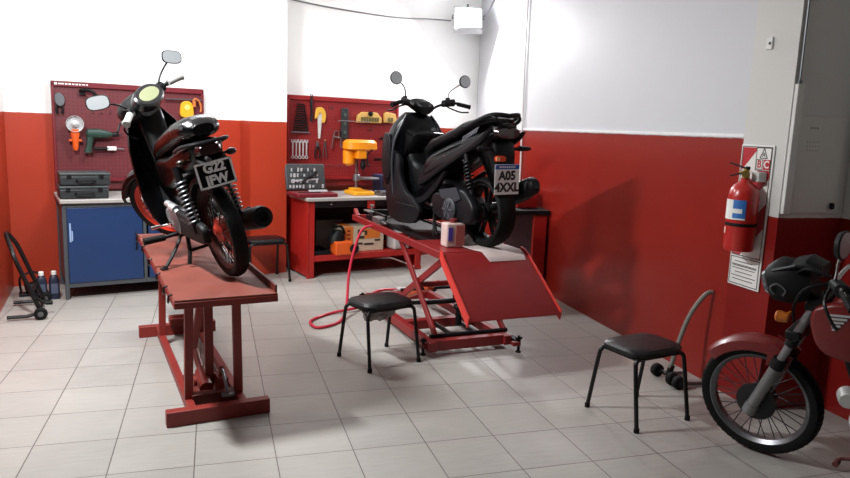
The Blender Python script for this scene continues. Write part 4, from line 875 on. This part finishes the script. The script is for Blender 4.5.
def plate(t, c, v, wd, hg, ground, ink, l1, l2, sz, band=None, border=False, gap=.5):
    v = Vector(v).normalized(); u = Vector((0, -1, 0)); w = u.cross(v); c = Vector(c)
    def q(m, a0, a1, b0, b1, d, th): m.loft([[c+u*a+v*b+w*e for a, b in ((a0, b0), (a1, b0), (a1, b1), (a0, b1))] for e in (d, d+th)])
    m = M(); q(m, -wd/2, wd/2, -hg/2, hg/2, 0, .003); p = obj('number_plate', m, ground, t, .0015)
    if border:
        m = M(); k = .011; a, b = wd/2-.001, hg/2-.001
        q(m, -a, a, b-k, b, .003, .0012); q(m, -a, a, -b, -b+k, .003, .0012); q(m, -a, -a+k, -b, b, .003, .0012); q(m, a-k, a, -b, b, .003, .0012)
        obj('plate_border', m, PLW, p)
    top = hg/2
    if band:
        m = M(); q(m, -wd/2+.001, wd/2-.001, hg/2-.034, hg/2-.001, .003, .0008); obj('plate_band', m, band, p); top -= .034
        m = M()
        for i in range(9): q(m, -.07+i*.016, -.06+i*.016, hg/2-.024, hg/2-.012, .0038, .0006)
        obj('band_marks', m, PLW, p)
    mid = (top-hg/2)/2
    text('plate_lettering', l1, sz, ink, p, c+v*(mid+(top+hg/2)*.235)+w*.0045, u, v, .0008, .0034)
    text('plate_lettering', l2, sz, ink, p, c+v*(mid-(top+hg/2)*.225)+w*.0045, u, v, .0008, .0034)
plate(t, (-.200, .015, .632), (.10, 0, 1), .205, .14, PLB, PLW, 'G22', 'JFW', .068, None, True)
m = M(); m.rod((-.14, .03, .715), (-.205, .03, .712), .012); obj('plate_lamp', m, STEEL, t)
# ------------------------------------------------------------------ scooter on the scissor lift
AN = math.radians(31); 
t = thing('maxi_scooter', 'dark blue black maxi scooter with plate A05 4XXL on the scissor lift', 'scooter', (.4665, 5.111, .786), PI/2+AN, None, math.radians(1))
NB = mat('midnight bodywork', '#030408', .28, spec=.25, coat=.05)
NM = mat('charcoal inner plastic', '#060709', .5, spec=.22)
NG = mat('grey black plastic', '#0b0c10', .42, spec=.3)
ALB = mat('black alloy', '#0f1012', .45, .2, spec=.3)
ST = Matrix.Translation(V(0, -.035, 0)) @ steerT((1.10, 0, .95), (-.42, 0, .91), 0)
wheel(t, 'rear_wheel', 0, .262, .262, .15, ALB, None, True, .07)
wheel(t, 'front_wheel', 1.31, .262, .262, .11, ALB, None, True, .05)
for y in (-.08, .08):
    m = M(); m.rod((1.31, y, .262), (1.17, y, .60), .022); obj('fork_leg', m, DSTEEL, t)
m = M(); fender(m, 1.31, .262, .295, .08, 5, 160, drop=.07); obj('front_fender', m, NB, t)
m = M(); m.lathe([(0, .11), (.003, .11)], (1.31, .055, .262), (0, 1, 0), 28); obj('brake_disc', m, STEEL, t)
# front apron with inner legs
m = M(); m.sup([((1.05, 0, .07), (0, 1, 0), (1, 0, 0), .17, .06, 3), ((1.10, 0, .12), (0, 1, 0), (1, 0, 0), .21, .10, 3), ((1.15, 0, .24), (0, 1, 0), (1, 0, 0), .22, .10, 3), ((1.19, 0, .42), (0, 1, 0), (1, 0, 0), .245, .14, 3.2), ((1.18, 0, .58), (0, 1, 0), (1, 0, 0), .26, .14, 3.2), ((1.15, 0, .74), (0, 1, 0), (1, 0, 0), .255, .13, 3.2), ((1.12, 0, .88), (0, 1, 0), (1, 0, 0), .20, .11, 3), ((1.12, 0, .95), (0, 1, 0), (1, 0, 0), .14, .09, 2.8), ((1.13, 0, .99), (0, 1, 0), (1, 0, 0), .09, .06, 2.5)], 40); ap = obj('front_apron', m, NB, t)
for y in (-1, 1):
    m = M(); m.tube(sm([(1.06, y*.12, .965), (1.035, y*.185, .87), (1.04, y*.243, .74), (1.06, y*.252, .58), (1.075, y*.24, .44), (1.07, y*.225, .26)], 5), .011, 8); obj('edge_trim', m, mat('trim grey', '#34373d', .4), ap)
    m = M(); m.puff([(1.20, .80), (1.24, .62), (1.22, .46), (1.10, .44), (1.08, .60), (1.10, .78)], .012, y*.25, .008); obj('side_vent', m, NG, ap)
m = M(); m.sup([((1.27, 0, .70), (0, 1, 0), (.5, 0, .86), .17, .07, 2.4), ((1.31, 0, .72), (0, 1, 0), (.5, 0, .86), .14, .05, 2.2)]); obj('headlight', m, GLASS, t)
for y in (-1, 1):
    m = M(); m.puff([(1.12, .66), (1.20, .45), (1.18, .16), (1.04, .07), (.72, .09), (.62, .2), (.74, .30), (.86, .34), (.95, .46), (.98, .62)], .024, y*.213, .012, k=3, sub=3); obj('leg_panel', m, NG, t)
    m = M(); m.box((.86, y*.19, .225), (.34, .10, .02)); obj('footboard', m, NM, t, .006)
m = M(); m.puff([(1.12, .86), (1.18, .5), (1.05, .22), (.70, .2), (.52, .34), (.58, .56), (.72, .60), (.86, .56), (.98, .66), (1.03, .86)], .125, 0, .05); obj('centre_tunnel', m, NM, t)
m = M(); m.puff([(1.04, .85), (.96, .83), (.86, .82), (.87, .76), (.98, .64), (1.06, .6)], .17, -.02, .03); gb = obj('glove_box', m, NM, t)
m = M(); m.box((.905, .02, .79), (.012, .16, .006)); m.box((.915, .02, .72), (.012, .012, .14)); obj('glove_box_seam', m, NG, gb)
m = M(); m.lathe([(0, .022), (.008, .02)], (.955, -.09, .845), (-.7, 0, .7), 16); obj('ignition_lock', m, STEEL, gb)
# rear body
tp = lambda x, z: .55+.45*min(1, max(0, (x+.22)/.45))
m = M(); m.puff([(.74, .52), (.66, .66), (.45, .74), (.15, .83), (-.10, .90), (-.20, .915), (-.215, .87), (-.13, .76), (.05, .67), (.32, .55), (.56, .44), (.72, .42)], .175, 0, .07, wf=tp); obj('rear_body', m, NB, t)
for y in (-1, 1):
    m = M(); m.puff([(.72, .50), (.50, .62), (.15, .74), (-.12, .845), (-.19, .85), (-.1, .77), (.15, .66), (.45, .52), (.66, .42), (.76, .40)], .02, y*.155, .014, wf=None); obj('side_trim', m, NG, t)
    m = M(); m.puff([(.92, .27), (.62, .34), (.40, .50), (.30, .54), (.36, .46), (.56, .30), (.80, .22)], .022, y*.185, .012); obj('lower_trim', m, NG, t)
m = M()
for i in range(7):
    x = .10-.028*i; m.bar((x+.012, .176, .775+.011*i), (x-.006, .172, .815+.010*i), .010, .004, (0, 1, 0))
m.bar((.11, .176, .805), (-.08, .164, .885), .006, .004, (0, 1, 0)); obj('side_emblem', m, mat('dull silver emblem', '#6c6d74', .4, .6), t)
m = M(); m.lathe([(0, .012), (.006, .010)], (.36, .170, .66), (0, 1, 0), 12); obj('fastener', m, CHR, t)
m = M(); m.sup([((.80, 0, .60), Y1, (.8, 0, .6), .07, .03, 2.4), ((.74, 0, .68), Y1, (.6, 0, .8), .12, .045, 2.5), ((.60, 0, .745), Y1, (.3, 0, .95), .155, .05, 2.6), ((.42, 0, .79), Y1, Z1, .165, .048, 2.7), ((.27, 0, .835), Y1, (.3, 0, .95), .16, .048, 2.7), ((.15, 0, .885), Y1, (.2, 0, .98), .155, .045, 2.7), ((.0, 0, .915), Y1, Z1, .145, .042, 2.7), ((-.12, 0, .93), Y1, Z1, .12, .032, 2.6), ((-.16, 0, .93), Y1, (0, 0, 1), .08, .015, 2.4)]); obj('seat', m, VINYL, t)
m = M()
for y in (-1, 1): m.tube(sm([(.12, y*.155, .875), (-.06, y*.15, .935), (-.15, y*.125, .968), (-.20, y*.07, .972), (-.205, 0, .965)], 5), .017, 10)
for y in (-1, 1): m.tube(sm([(-.15, y*.12, .965), (-.20, y*.10, .94), (-.19, y*.06, .90)], 4), .014, 8)
obj('grab_rail', m, BLKM, t)
m = M(); m.sup([((-.18, 0, .85), Y1, (0, 0, 1), .11, .045, 3), ((-.215, 0, .845), Y1, (0, 0, 1), .095, .035, 3)]); obj('tail_light', m, mat('smoked red lens', '#240b0e', .2, coat=.6), t)
m = M(); m.puff([(-.02, .78), (-.15, .80), (-.195, .72), (-.20, .62), (-.23, .42), (-.20, .39), (-.15, .52), (-.08, .66), (.06, .70)], .09, 0, .025); obj('rear_mudguard', m, NM, t)
m = M(); m.sup([((-.19, .055, .665), Y1, (0, 0, 1), .045, .022, 4), ((-.212, .055, .665), Y1, (0, 0, 1), .04, .019, 4)]); rf = obj('rear_reflector', m, mat('orange red lens', '#e0491f', .25), t)
m = M(); m.box((-.2125, .085, .665), (.004, .03, .026)); obj('pale_lens', m, mat('pale orange lens', '#f5b48a', .3), rf)
for y in (-1, 1):
    m = M(); m.rod((-.14, y*.09, .73), (-.16, y*.15, .735), .012); m.sup([((-.15, y*.15, .735), (1, 0, 0), (0, 0, 1), .028, .02, 2.5), ((-.165, y*.215, .735), (1, 0, 0), (0, 0, 1), .022, .016, 2.4), ((-.17, y*.235, .735), (1, 0, 0), (0, 0, 1), .010, .008, 2.2)]); obj('turn_signal', m, NG, t)
plate(t, (-.238, .022, .522), (-.06, .05, 1), .215, .215, PLW, mat('plate ink', '#1a1d26', .5), 'A05', '4XXL', .088, mat('plate blue band', '#2c62b4', .5))
# drive case, engine, exhaust
m = M(); m.puff([(.50, .30), (.46, .37), (.30, .39), (.10, .43), (-.02, .38), (-.09, .29), (-.06, .19), (.06, .17), (.25, .16), (.44, .19)], .045, .155, .02); cv = obj('drive_case', m, NG, t)
m = M(); m.prism([(.36, .40), (.12, .44), (.06, .36), (.13, .33), (.32, .34)], (0, .195, 0), (1, 0, 0), (0, 0, 1), (0, 1, 0), .02); obj('air_intake_panel', m, mat('grey casting', '#2b2e34', .5), cv)
m = M(); m.lathe([(0, .085), (.02, .085), (.03, .07), (.032, .025), (.04, .02)], (.21, .195, .265), (0, 1, 0), 28); fc = obj('fan_cover', m, mat('grey casting', '#2b2e34', .5), cv)
m = M()
for k in range(6):
    a = 2*PI*k/6; c = Vector((.21, .229, .265)); d = Vector((math.cos(a), 0, math.sin(a))); m.bar(c+d*.022, c+d*.07, .012, .008, (0, 1, 0))
obj('fan_spokes', m, mat('dull silver emblem', '', 0), fc)
m = M(); m.puff([(.72, .42), (.70, .22), (.56, .17), (.42, .22), (.40, .40), (.52, .50)], .11, 0, .03); en = obj('engine', m, DSTEEL, t)
m = M()
rnd = random.Random(9)
for k in range(7): m.rod((.38+.04*k, .11, .24+.03*(k % 3)), (.40+.04*k, .16+.02*(k % 2), .27+.03*(k % 3)), .012+.006*(k % 2), None, 8)
m.rod((.33, .15, .36), (.42, .16, .30), .015); m.tube(sm([(.55, .12, .40), (.48, .17, .32), (.36, .19, .22), (.34, .18, .17)], 4), .009, 8); obj('engine_fitting', m, ALU, en)
m = M(); m.tube(sm([(.66, .06, .2), (.55, .13, .12), (.40, .20, .06), (.34, .22, .055)], 4), .013, 8); m.tube(sm([(.60, .10, .2), (.52, .15, .07), (.50, .16, .01)], 4), .013, 8); m.tube([(.60, -.10, .2), (.52, -.15, .07), (.50, -.16, .01)], .013, 8); m.rod((.56, -.12, .14), (.56, .12, .14), .012); obj('centre_stand', m, BLKF, t)
spring(t, (.02, .14, .40), (.10, .145, .69), .030, 8, .007, DSTEEL); spring(t, (.02, -.14, .40), (.10, -.145, .69), .030, 8, .007, DSTEEL)
m = M(); m.tube(sm([(.55, -.05, .2), (.45, -.14, .16), (.3, -.18, .2), (.18, -.19, .28)], 5), .018, 10); ex = obj('exhaust_pipe', m, DSTEEL, t)
m = M(); m.sup([((.20, -.20, .285), (0, 1, 0), (.5, 0, .86), .03, .035, 2.4), ((.12, -.205, .32), (0, 1, 0), (.4, 0, .9), .06, .07, 2.5), ((-.12, -.21, .42), (0, 1, 0), (.4, 0, .9), .065, .078, 2.5), ((-.25, -.21, .475), (0, 1, 0), (.4, 0, .9), .058, .066, 2.4), ((-.28, -.21, .488), (0, 1, 0), (.4, 0, .9), .035, .04, 2.2)]); obj('muffler', m, BLKM, ex)
m = M(); m.prism([(.08, .37), (-.18, .48), (-.15, .52), (.05, .42)], (0, -.27, 0), (1, 0, 0), (0, 0, 1), (0, -1, 0), .012); obj('heat_shield', m, DSTEEL, ex)
m = M(); m.puff([(.50, .34), (.40, .24), (.3, .2), (.28, .3), (.4, .4)], .03, -.14, .015); obj('crankcase_cover', m, NG, en)
# cockpit
m = M(ST); m.sup([((1.0, 0, 1.0), Y1, (0, 0, 1), .05, .03, 2.3), ((1.04, 0, 1.03), Y1, (0, 0, 1), .105, .05, 2.5), ((1.12, 0, 1.06), Y1, (0, 0, 1), .11, .05, 2.5), ((1.19, 0, 1.05), Y1, (0, 0, 1), .07, .03, 2.3)]); cw = obj('dash_cowl', m, NM, t)
gn = Vector((-.75, 0, .66)); gv = gn.cross(Vector((0, 1, 0))); c = Vector((1.028, 0, 1.06))
m = M(ST); m.sup([(c-gn*.02, Y1, gv, .075, .036, 3), (c, Y1, gv, .072, .033, 3)]); obj('instrument_face', m, mat('smoked dial', '#2b3038', .15, coat=.8), cw)
m = M(ST); m.tube(sm([(.90, .375, 1.045), (.96, .25, 1.075), (1.02, .14, 1.05), (1.05, .06, 1.0), (1.05, 0, .98), (1.05, -.06, 1.0), (1.02, -.14, 1.05), (.96, -.25, 1.075), (.90, -.375, 1.045)], 5), .012, 10); hb = obj('handlebar', m, BLKF, t)
for y in (-1, 1):
    m = M(ST); m.rod((.945, y*.28, 1.068), (.90, y*.375, 1.045), .018, .018, 14); m.lathe([(0, .022), (.012, .018)], (.90, y*.375, 1.045), (-.4, y*.9, -.2), 12); obj('grip', m, RUB, hb)
    m = M(ST); m.sup([((1.0, y*.17, 1.068), (1, 0, 0), (0, 0, 1), .03, .03, 2.6), ((.96, y*.25, 1.078), (1, 0, 0), (0, 0, 1), .032, .032, 2.6)]); m.rod((.99, y*.21, 1.09), (.99, y*.21, 1.12), .02); obj('switch_housing', m, BLKM, hb)
    m = M(ST); m.tube(sm([(1.0, y*.2, 1.05), (1.02, y*.26, 1.03), (.98, y*.34, 1.0), (.94, y*.40, 1.0)], 4), .007, 7); obj('brake_lever', m, BLKF, hb)
    mirror(hb, (.985, y*.21, 1.10), (.98, y*.215, 1.16), (.95, y*.25, 1.20), (.915, y*.335, 1.258), (-1, 0, .08), .055, .055, 2, ST, stem=CHR if y < 0 else BLKF, r=.006)
# ------------------------------------------------------------------ red motorcycle at the right edge
AN = math.radians(45)
t = thing('red_motorcycle', 'red motorcycle with spoked front wheel entering the frame at far right', 'motorcycle', (1.829, 3.507, .004), PI/2+AN, None, math.radians(8))
ST = None
wheel(t, 'front_wheel', 0, .307, .307, .085, mat('dull chrome rim', '#77777a', .35, .8), ST, False, .075, DSTEEL, mat('dull spoke', '#47474a', .5, .6))
wheel(t, 'rear_wheel', -1.24, .300, .300, .09, mat('dull chrome rim', '', 0), None, False, .08, DSTEEL, STEEL)
m = M(); m.lathe([(0, .10), (.004, .10)], (0, .052, .307), (0, 1, 0), 28); obj('brake_drum', m, mat('drum grey', '#28282a', .5, .5), t)
GRF = mat('grey fork slider', '#7d7d7e', .4, .5)
for y in (-.095, .095):
    m = M(); m.rod((.01, y, .285), (-.105, y, .56), .030, .028, 16); m.rod((.02, y, .26), (.0, y, .31), .034); fk = obj('fork_leg', m, GRF, t)
    m = M(); m.rod((-.105, y, .56), (-.245, y, .90), .020, .020, 14); obj('fork_tube', m, mat('worn fork tube', '#87868a', .35, .6), fk)
    m = M(); m.rod((-.098, y, .545), (-.118, y, .595), .036, .034, 16); obj('fork_band', m, BLKM, fk)
    m = M(); m.rod((-.155, y, .68), (-.17, y, .715), .028, .028, 14); obj('fork_band', m, BLKM, fk)
m = M(); fender(m, 0, .307, .342, .07, 38, 112, drop=.055); m.prism([(-.04, .53), (-.14, .53), (-.165, .60), (-.05, .655)], (0, .062, 0), (1, 0, 0), (0, 0, 1), (0, 1, 0), .006); m.prism([(-.04, .53), (-.14, .53), (-.165, .60), (-.05, .655)], (0, -.068, 0), (1, 0, 0), (0, 0, 1), (0, 1, 0), .006); obj('front_fender', m, REDM, t)
m = M(); m.box((-.17, 0, .74), (.07, .24, .045)); m.box((-.245, 0, .90), (.07, .24, .035)); obj('triple_clamp', m, BLKM, t, .008)
m = M(); m.sup([((-.01, 0, .955), Y1, (.3, 0, .95), .06, .06, 2.4), ((-.035, 0, .96), Y1, (.3, 0, .95), .095, .095, 2.6), ((-.09, 0, .98), Y1, (.3, 0, .95), .105, .115, 2.6), ((-.16, 0, .99), Y1, (.3, 0, .95), .10, .105, 2.5), ((-.22, 0, .99), Y1, (.3, 0, .95), .075, .07, 2.4)]); hl = obj('headlight_cowl', m, BLKM, t)
m = M(); m.sup([((-.02, 0, .957), Y1, (.3, 0, .95), .075, .074, 2.6), ((.0, 0, .955), Y1, (.3, 0, .95), .062, .062, 2.6)]); obj('headlight_lens', m, mat('dark lens', '#50555a', .12, coat=.8), hl)
m = M(); m.tube(sm([(-.07, .106, .93), (-.05, .109, .96), (-.08, .109, .985), (-.12, .108, .96), (-.11, .106, .93)], 4), .005, 6); obj('cowl_trim', m, STEEL, hl)
m = M(); m.tube([(-.05, .095, 1.045), (-.15, .09, 1.085)], .006, 6); obj('cowl_trim', m, STEEL, hl)
m = M(); m.sup([((-.13, 0, 1.075), Y1, (0, 0, 1), .07, .025, 2.5), ((-.19, 0, 1.085), Y1, (0, 0, 1), .085, .035, 2.5), ((-.26, 0, 1.06), Y1, (0, 0, 1), .08, .03, 2.5)]); obj('instrument_pod', m, BLKM, hl)
for y in (-1, 1):
    m = M(); m.rod((-.15, y*.10, .85), (-.14, y*.15, .845), .010); m.rod((-.16, y*.168, .845), (-.12, y*.168, .847), .022, .03, 14); m.ell((-.115, y*.168, .847), (.014, .028, .028), 12, 8); obj('turn_signal', m, mat('amber lens', '#b3621c', .3), t)
m = M(); m.tube(sm([(-.47, .37, 1.02), (-.40, .27, 1.06), (-.32, .14, 1.05), (-.28, .04, .97), (-.27, 0, .95), (-.28, -.04, .97), (-.32, -.14, 1.05), (-.40, -.27, 1.06), (-.47, -.37, 1.02)], 5), .012, 10); hb = obj('handlebar', m, CHR, t)
for y in (-1, 1):
    m = M(); m.rod((-.405, y*.275, 1.055), (-.47, y*.375, 1.018), .018, .018, 14); obj('grip', m, RUB, hb)
    m = M(); m.sup([((-.36, y*.2, 1.055), (1, 0, 0), (0, 0, 1), .035, .032, 2.6), ((-.40, y*.265, 1.055), (1, 0, 0), (0, 0, 1), .032, .032, 2.6)]); obj('switch_housing', m, BLKM, hb)
    m = M(); m.tube(sm([(-.34, y*.22, 1.05), (-.34, y*.29, 1.0), (-.38, y*.32, .93), (-.41, y*.33, .90)], 5), .0075, 8); obj('brake_lever', m, BLKF, hb)
    mirror(hb, (-.35, y*.2, 1.08), (-.36, y*.22, 1.13), (-.37, y*.25, 1.18), (-.40, y*.31, 1.275), (-1, y*.05, .05), .075, .062, 2.3, None, stem=CHR, r=.007)
m = M(); m.tube(sm([(-.30, .12, 1.03), (-.22, .16, 1.0), (-.17, .13, .9), (-.16, .08, .8)], 5), .008, 6); m.tube(sm([(-.31, .1, 1.06), (-.2, .1, 1.08), (-.12, .05, 1.0)], 5), .007, 6); obj('control_cable', m, BLKM, hb)
m = M(); m.puff([(-.34, .98), (-.30, .88), (-.33, .76), (-.46, .70), (-.70, .74), (-.86, .80), (-.84, .90), (-.70, .97), (-.5, 1.02)], .135, 0, .06); tk = obj('fuel_tank', m, REDM, t)
for y in (-1, 1):
    m = M(); m.puff([(-.27, .92), (-.26, .80), (-.33, .70), (-.52, .70), (-.56, .80), (-.42, .96)], .03, y*.145, .02); sh = obj('tank_shroud', m, REDM, tk)
    m = M()
    for i in range(5): m.bar((-.335-.004*i, y*.178, .905-.017*i), (-.42+.012*i, y*.178, .915-.018*i), .010, .004, (0, 1, 0))
    obj('wing_emblem', m, mat('silver emblem', '#b9babd', .35, .6), sh)
m = M(); m.sup([((-.80, 0, .84), Y1, (0, 0, 1), .10, .05, 2.6), ((-.95, 0, .84), Y1, (0, 0, 1), .14, .055, 2.7), ((-1.25, 0, .86), Y1, (0, 0, 1), .15, .06, 2.7), ((-1.5, 0, .90), Y1, (0, 0, 1), .13, .05, 2.7), ((-1.56, 0, .90), Y1, (0, 0, 1), .08, .03, 2.4)]); obj('seat', m, VINYL, t)
m = M(); m.tube([(-.30, 0, .88), (-.42, 0, .55), (-.52, 0, .30), (-.95, 0, .27), (-1.0, 0, .5), (-1.0, 0, .76)], .022, 10); m.tube([(-.30, 0, .88), (-.60, .06, .72), (-1.0, .1, .76), (-1.5, .1, .84)], .018, 10); m.tube([(-.60, -.06, .72), (-1.0, -.1, .76), (-1.5, -.1, .84)], .018, 10); obj('frame', m, BLKF, t)
m = M(); m.puff([(-.50, .46), (-.50, .30), (-.62, .24), (-.92, .25), (-.96, .40), (-.80, .48)], .13, 0, .04); en = obj('engine', m, DSTEEL, t)
m = M(); 
for k in range(7): m.box((-.60+.006*k, 0, .48+k*.028), (.18, .17, .014))
m.box((-.56, 0, .69), (.14, .13, .06)); obj('cylinder_fins', m, DSTEEL, en)
m = M(); m.lathe([(0, .088), (.025, .085), (.04, .06), (.043, .02)], (-.53, .12, .40), (0, 1, 0), 26); obj('clutch_cover', m, mat('bright casting', '', 0), en)
m = M(); m.rod((-.42, .10, .50), (-.44, .165, .505), .045, .040, 18); m.lathe([(0, .040), (.012, .034)], (-.44, .165, .505), (-.2, .98, 0), 18); obj('horn', m, mat('pale casting', '#b9b9b6', .45, .3), en)
m = M(); m.rod((-.60, -.28, .26), (-.60, .28, .26), .012); m.rod((-.60, .18, .26), (-.60, .30, .265), .02); obj('footpeg', m, RUB, en)
m = M(); m.tube(sm([(-.56, .15, .30), (-.50, .19, .24), (-.445, .21, .225), (-.44, .26, .225)], 4), .008, 8); m.rod((-.44, .235, .225), (-.44, .275, .225), .014, .014, 10); obj('gear_pedal', m, mat('dull red rubber', '#5a2a26', .6), en)
m = M(); m.tube(sm([(-.66, .10, .26), (-.70, .22, .13), (-.73, .31, .05)], 4), .012, 8); m.box((-.735, .315, .045), (.06, .04, .01)); obj('side_stand', m, BLKF, t)
m = M(); m.tube(sm([(-.50, -.06, .58), (-.40, -.12, .45), (-.46, -.16, .28), (-.75, -.18, .22), (-.95, -.19, .27)], 6), .020, 10); ex = obj('exhaust_pipe', m, CHR, t)
m = M(); m.lathe([(0, .022), (.06, .05), (.5, .055), (.54, .03)], (-.93, -.20, .265), (-.98, 0, .2), 22); obj('muffler', m, CHR, ex)
for y in (-.1, .1):
    m = M(); m.bar((-.92, y, .32), (-1.28, y, .30), .03, .045); obj('swingarm', m, BLKF, t)
for y in (-.14, .14): spring(t, (-1.20, y, .34), (-1.10, y, .72), .032, 9)
m = M(); fender(m, -1.24, .30, .345, .08, 30, 160); obj('rear_fender', m, REDM, t)
for y in (-1, 1):
    m = M(); m.puff([(-.86, .76), (-.84, .56), (-1.02, .52), (-1.14, .66), (-1.4, .78), (-1.1, .80)], .03, y*.12, .02); obj('side_cover', m, REDM, t)
m = M(); m.sup([((-1.54, 0, .80), Y1, (0, 0, 1), .07, .05, 3), ((-1.60, 0, .80), Y1, (0, 0, 1), .06, .04, 3)]); obj('tail_light', m, mat('smoked red lens', '', 0), t)
# ================================================================== LIGHT AND CAMERA
def area(name, loc, tgt, sx, sy, power, col=(1, 1, 1)):
    l = bpy.data.lights.new(name, 'AREA'); l.shape = 'RECTANGLE'; l.size = sx; l.size_y = sy; l.energy = power; l.color = col
    o = bpy.data.objects.new(name, l); COL.objects.link(o); o.location = loc
    o.rotation_euler = (Vector(tgt)-Vector(loc)).to_track_quat('-Z', 'Y').to_euler(); return o
area('ceiling_tube_light', (-2.25, 3.45, 3.1), (-1.7, 4.4, 0), .5, .08, 138, (.97, .99, 1))
area('back_fill_light', (-1.7, 5.9, 3.2), (-1.7, 6.2, 0), 1.2, .18, 54, (.97, .99, 1))  # unseen fill lamp added to brighten the upper back wall
area('floodlight_beam', (.41, 8.72, 2.86), (-.2, 5.2, .4), .26, .22, 55, (.97, .98, 1))
W = bpy.data.worlds.new('workshop ambience'); S.world = W; W.use_nodes = True
bg = W.node_tree.nodes['Background']; bg.inputs[0].default_value = (.93, .95, 1, 1); bg.inputs[1].default_value = .035
cd = bpy.data.cameras.new('camera'); cam = bpy.data.objects.new('camera', cd); COL.objects.link(cam)
cd.sensor_fit = 'HORIZONTAL'; cd.sensor_width = 36; cd.lens = 690/850*36; cd.clip_start = .05; cd.clip_end = 100
p = math.atan(111.5/690); r = math.atan(.0375)
r0 = Vector((1, 0, 0)); u0 = Vector((0, math.sin(p), math.cos(p))); F = Vector((0, math.cos(p), -math.sin(p)))
X = r0*math.cos(r)+u0*math.sin(r); Yv = -r0*math.sin(r)+u0*math.cos(r)
cam.matrix_world = Matrix(((X.x, Yv.x, -F.x, 0), (X.y, Yv.y, -F.y, 0), (X.z, Yv.z, -F.z, 1.65), (0, 0, 0, 1)))
S.camera = cam
S.view_settings.view_transform = 'Standard'; S.view_settings.look = 'None'; S.view_settings.gamma = 1; S.view_settings.use_curve_mapping = False
S.view_settings.exposure = .35
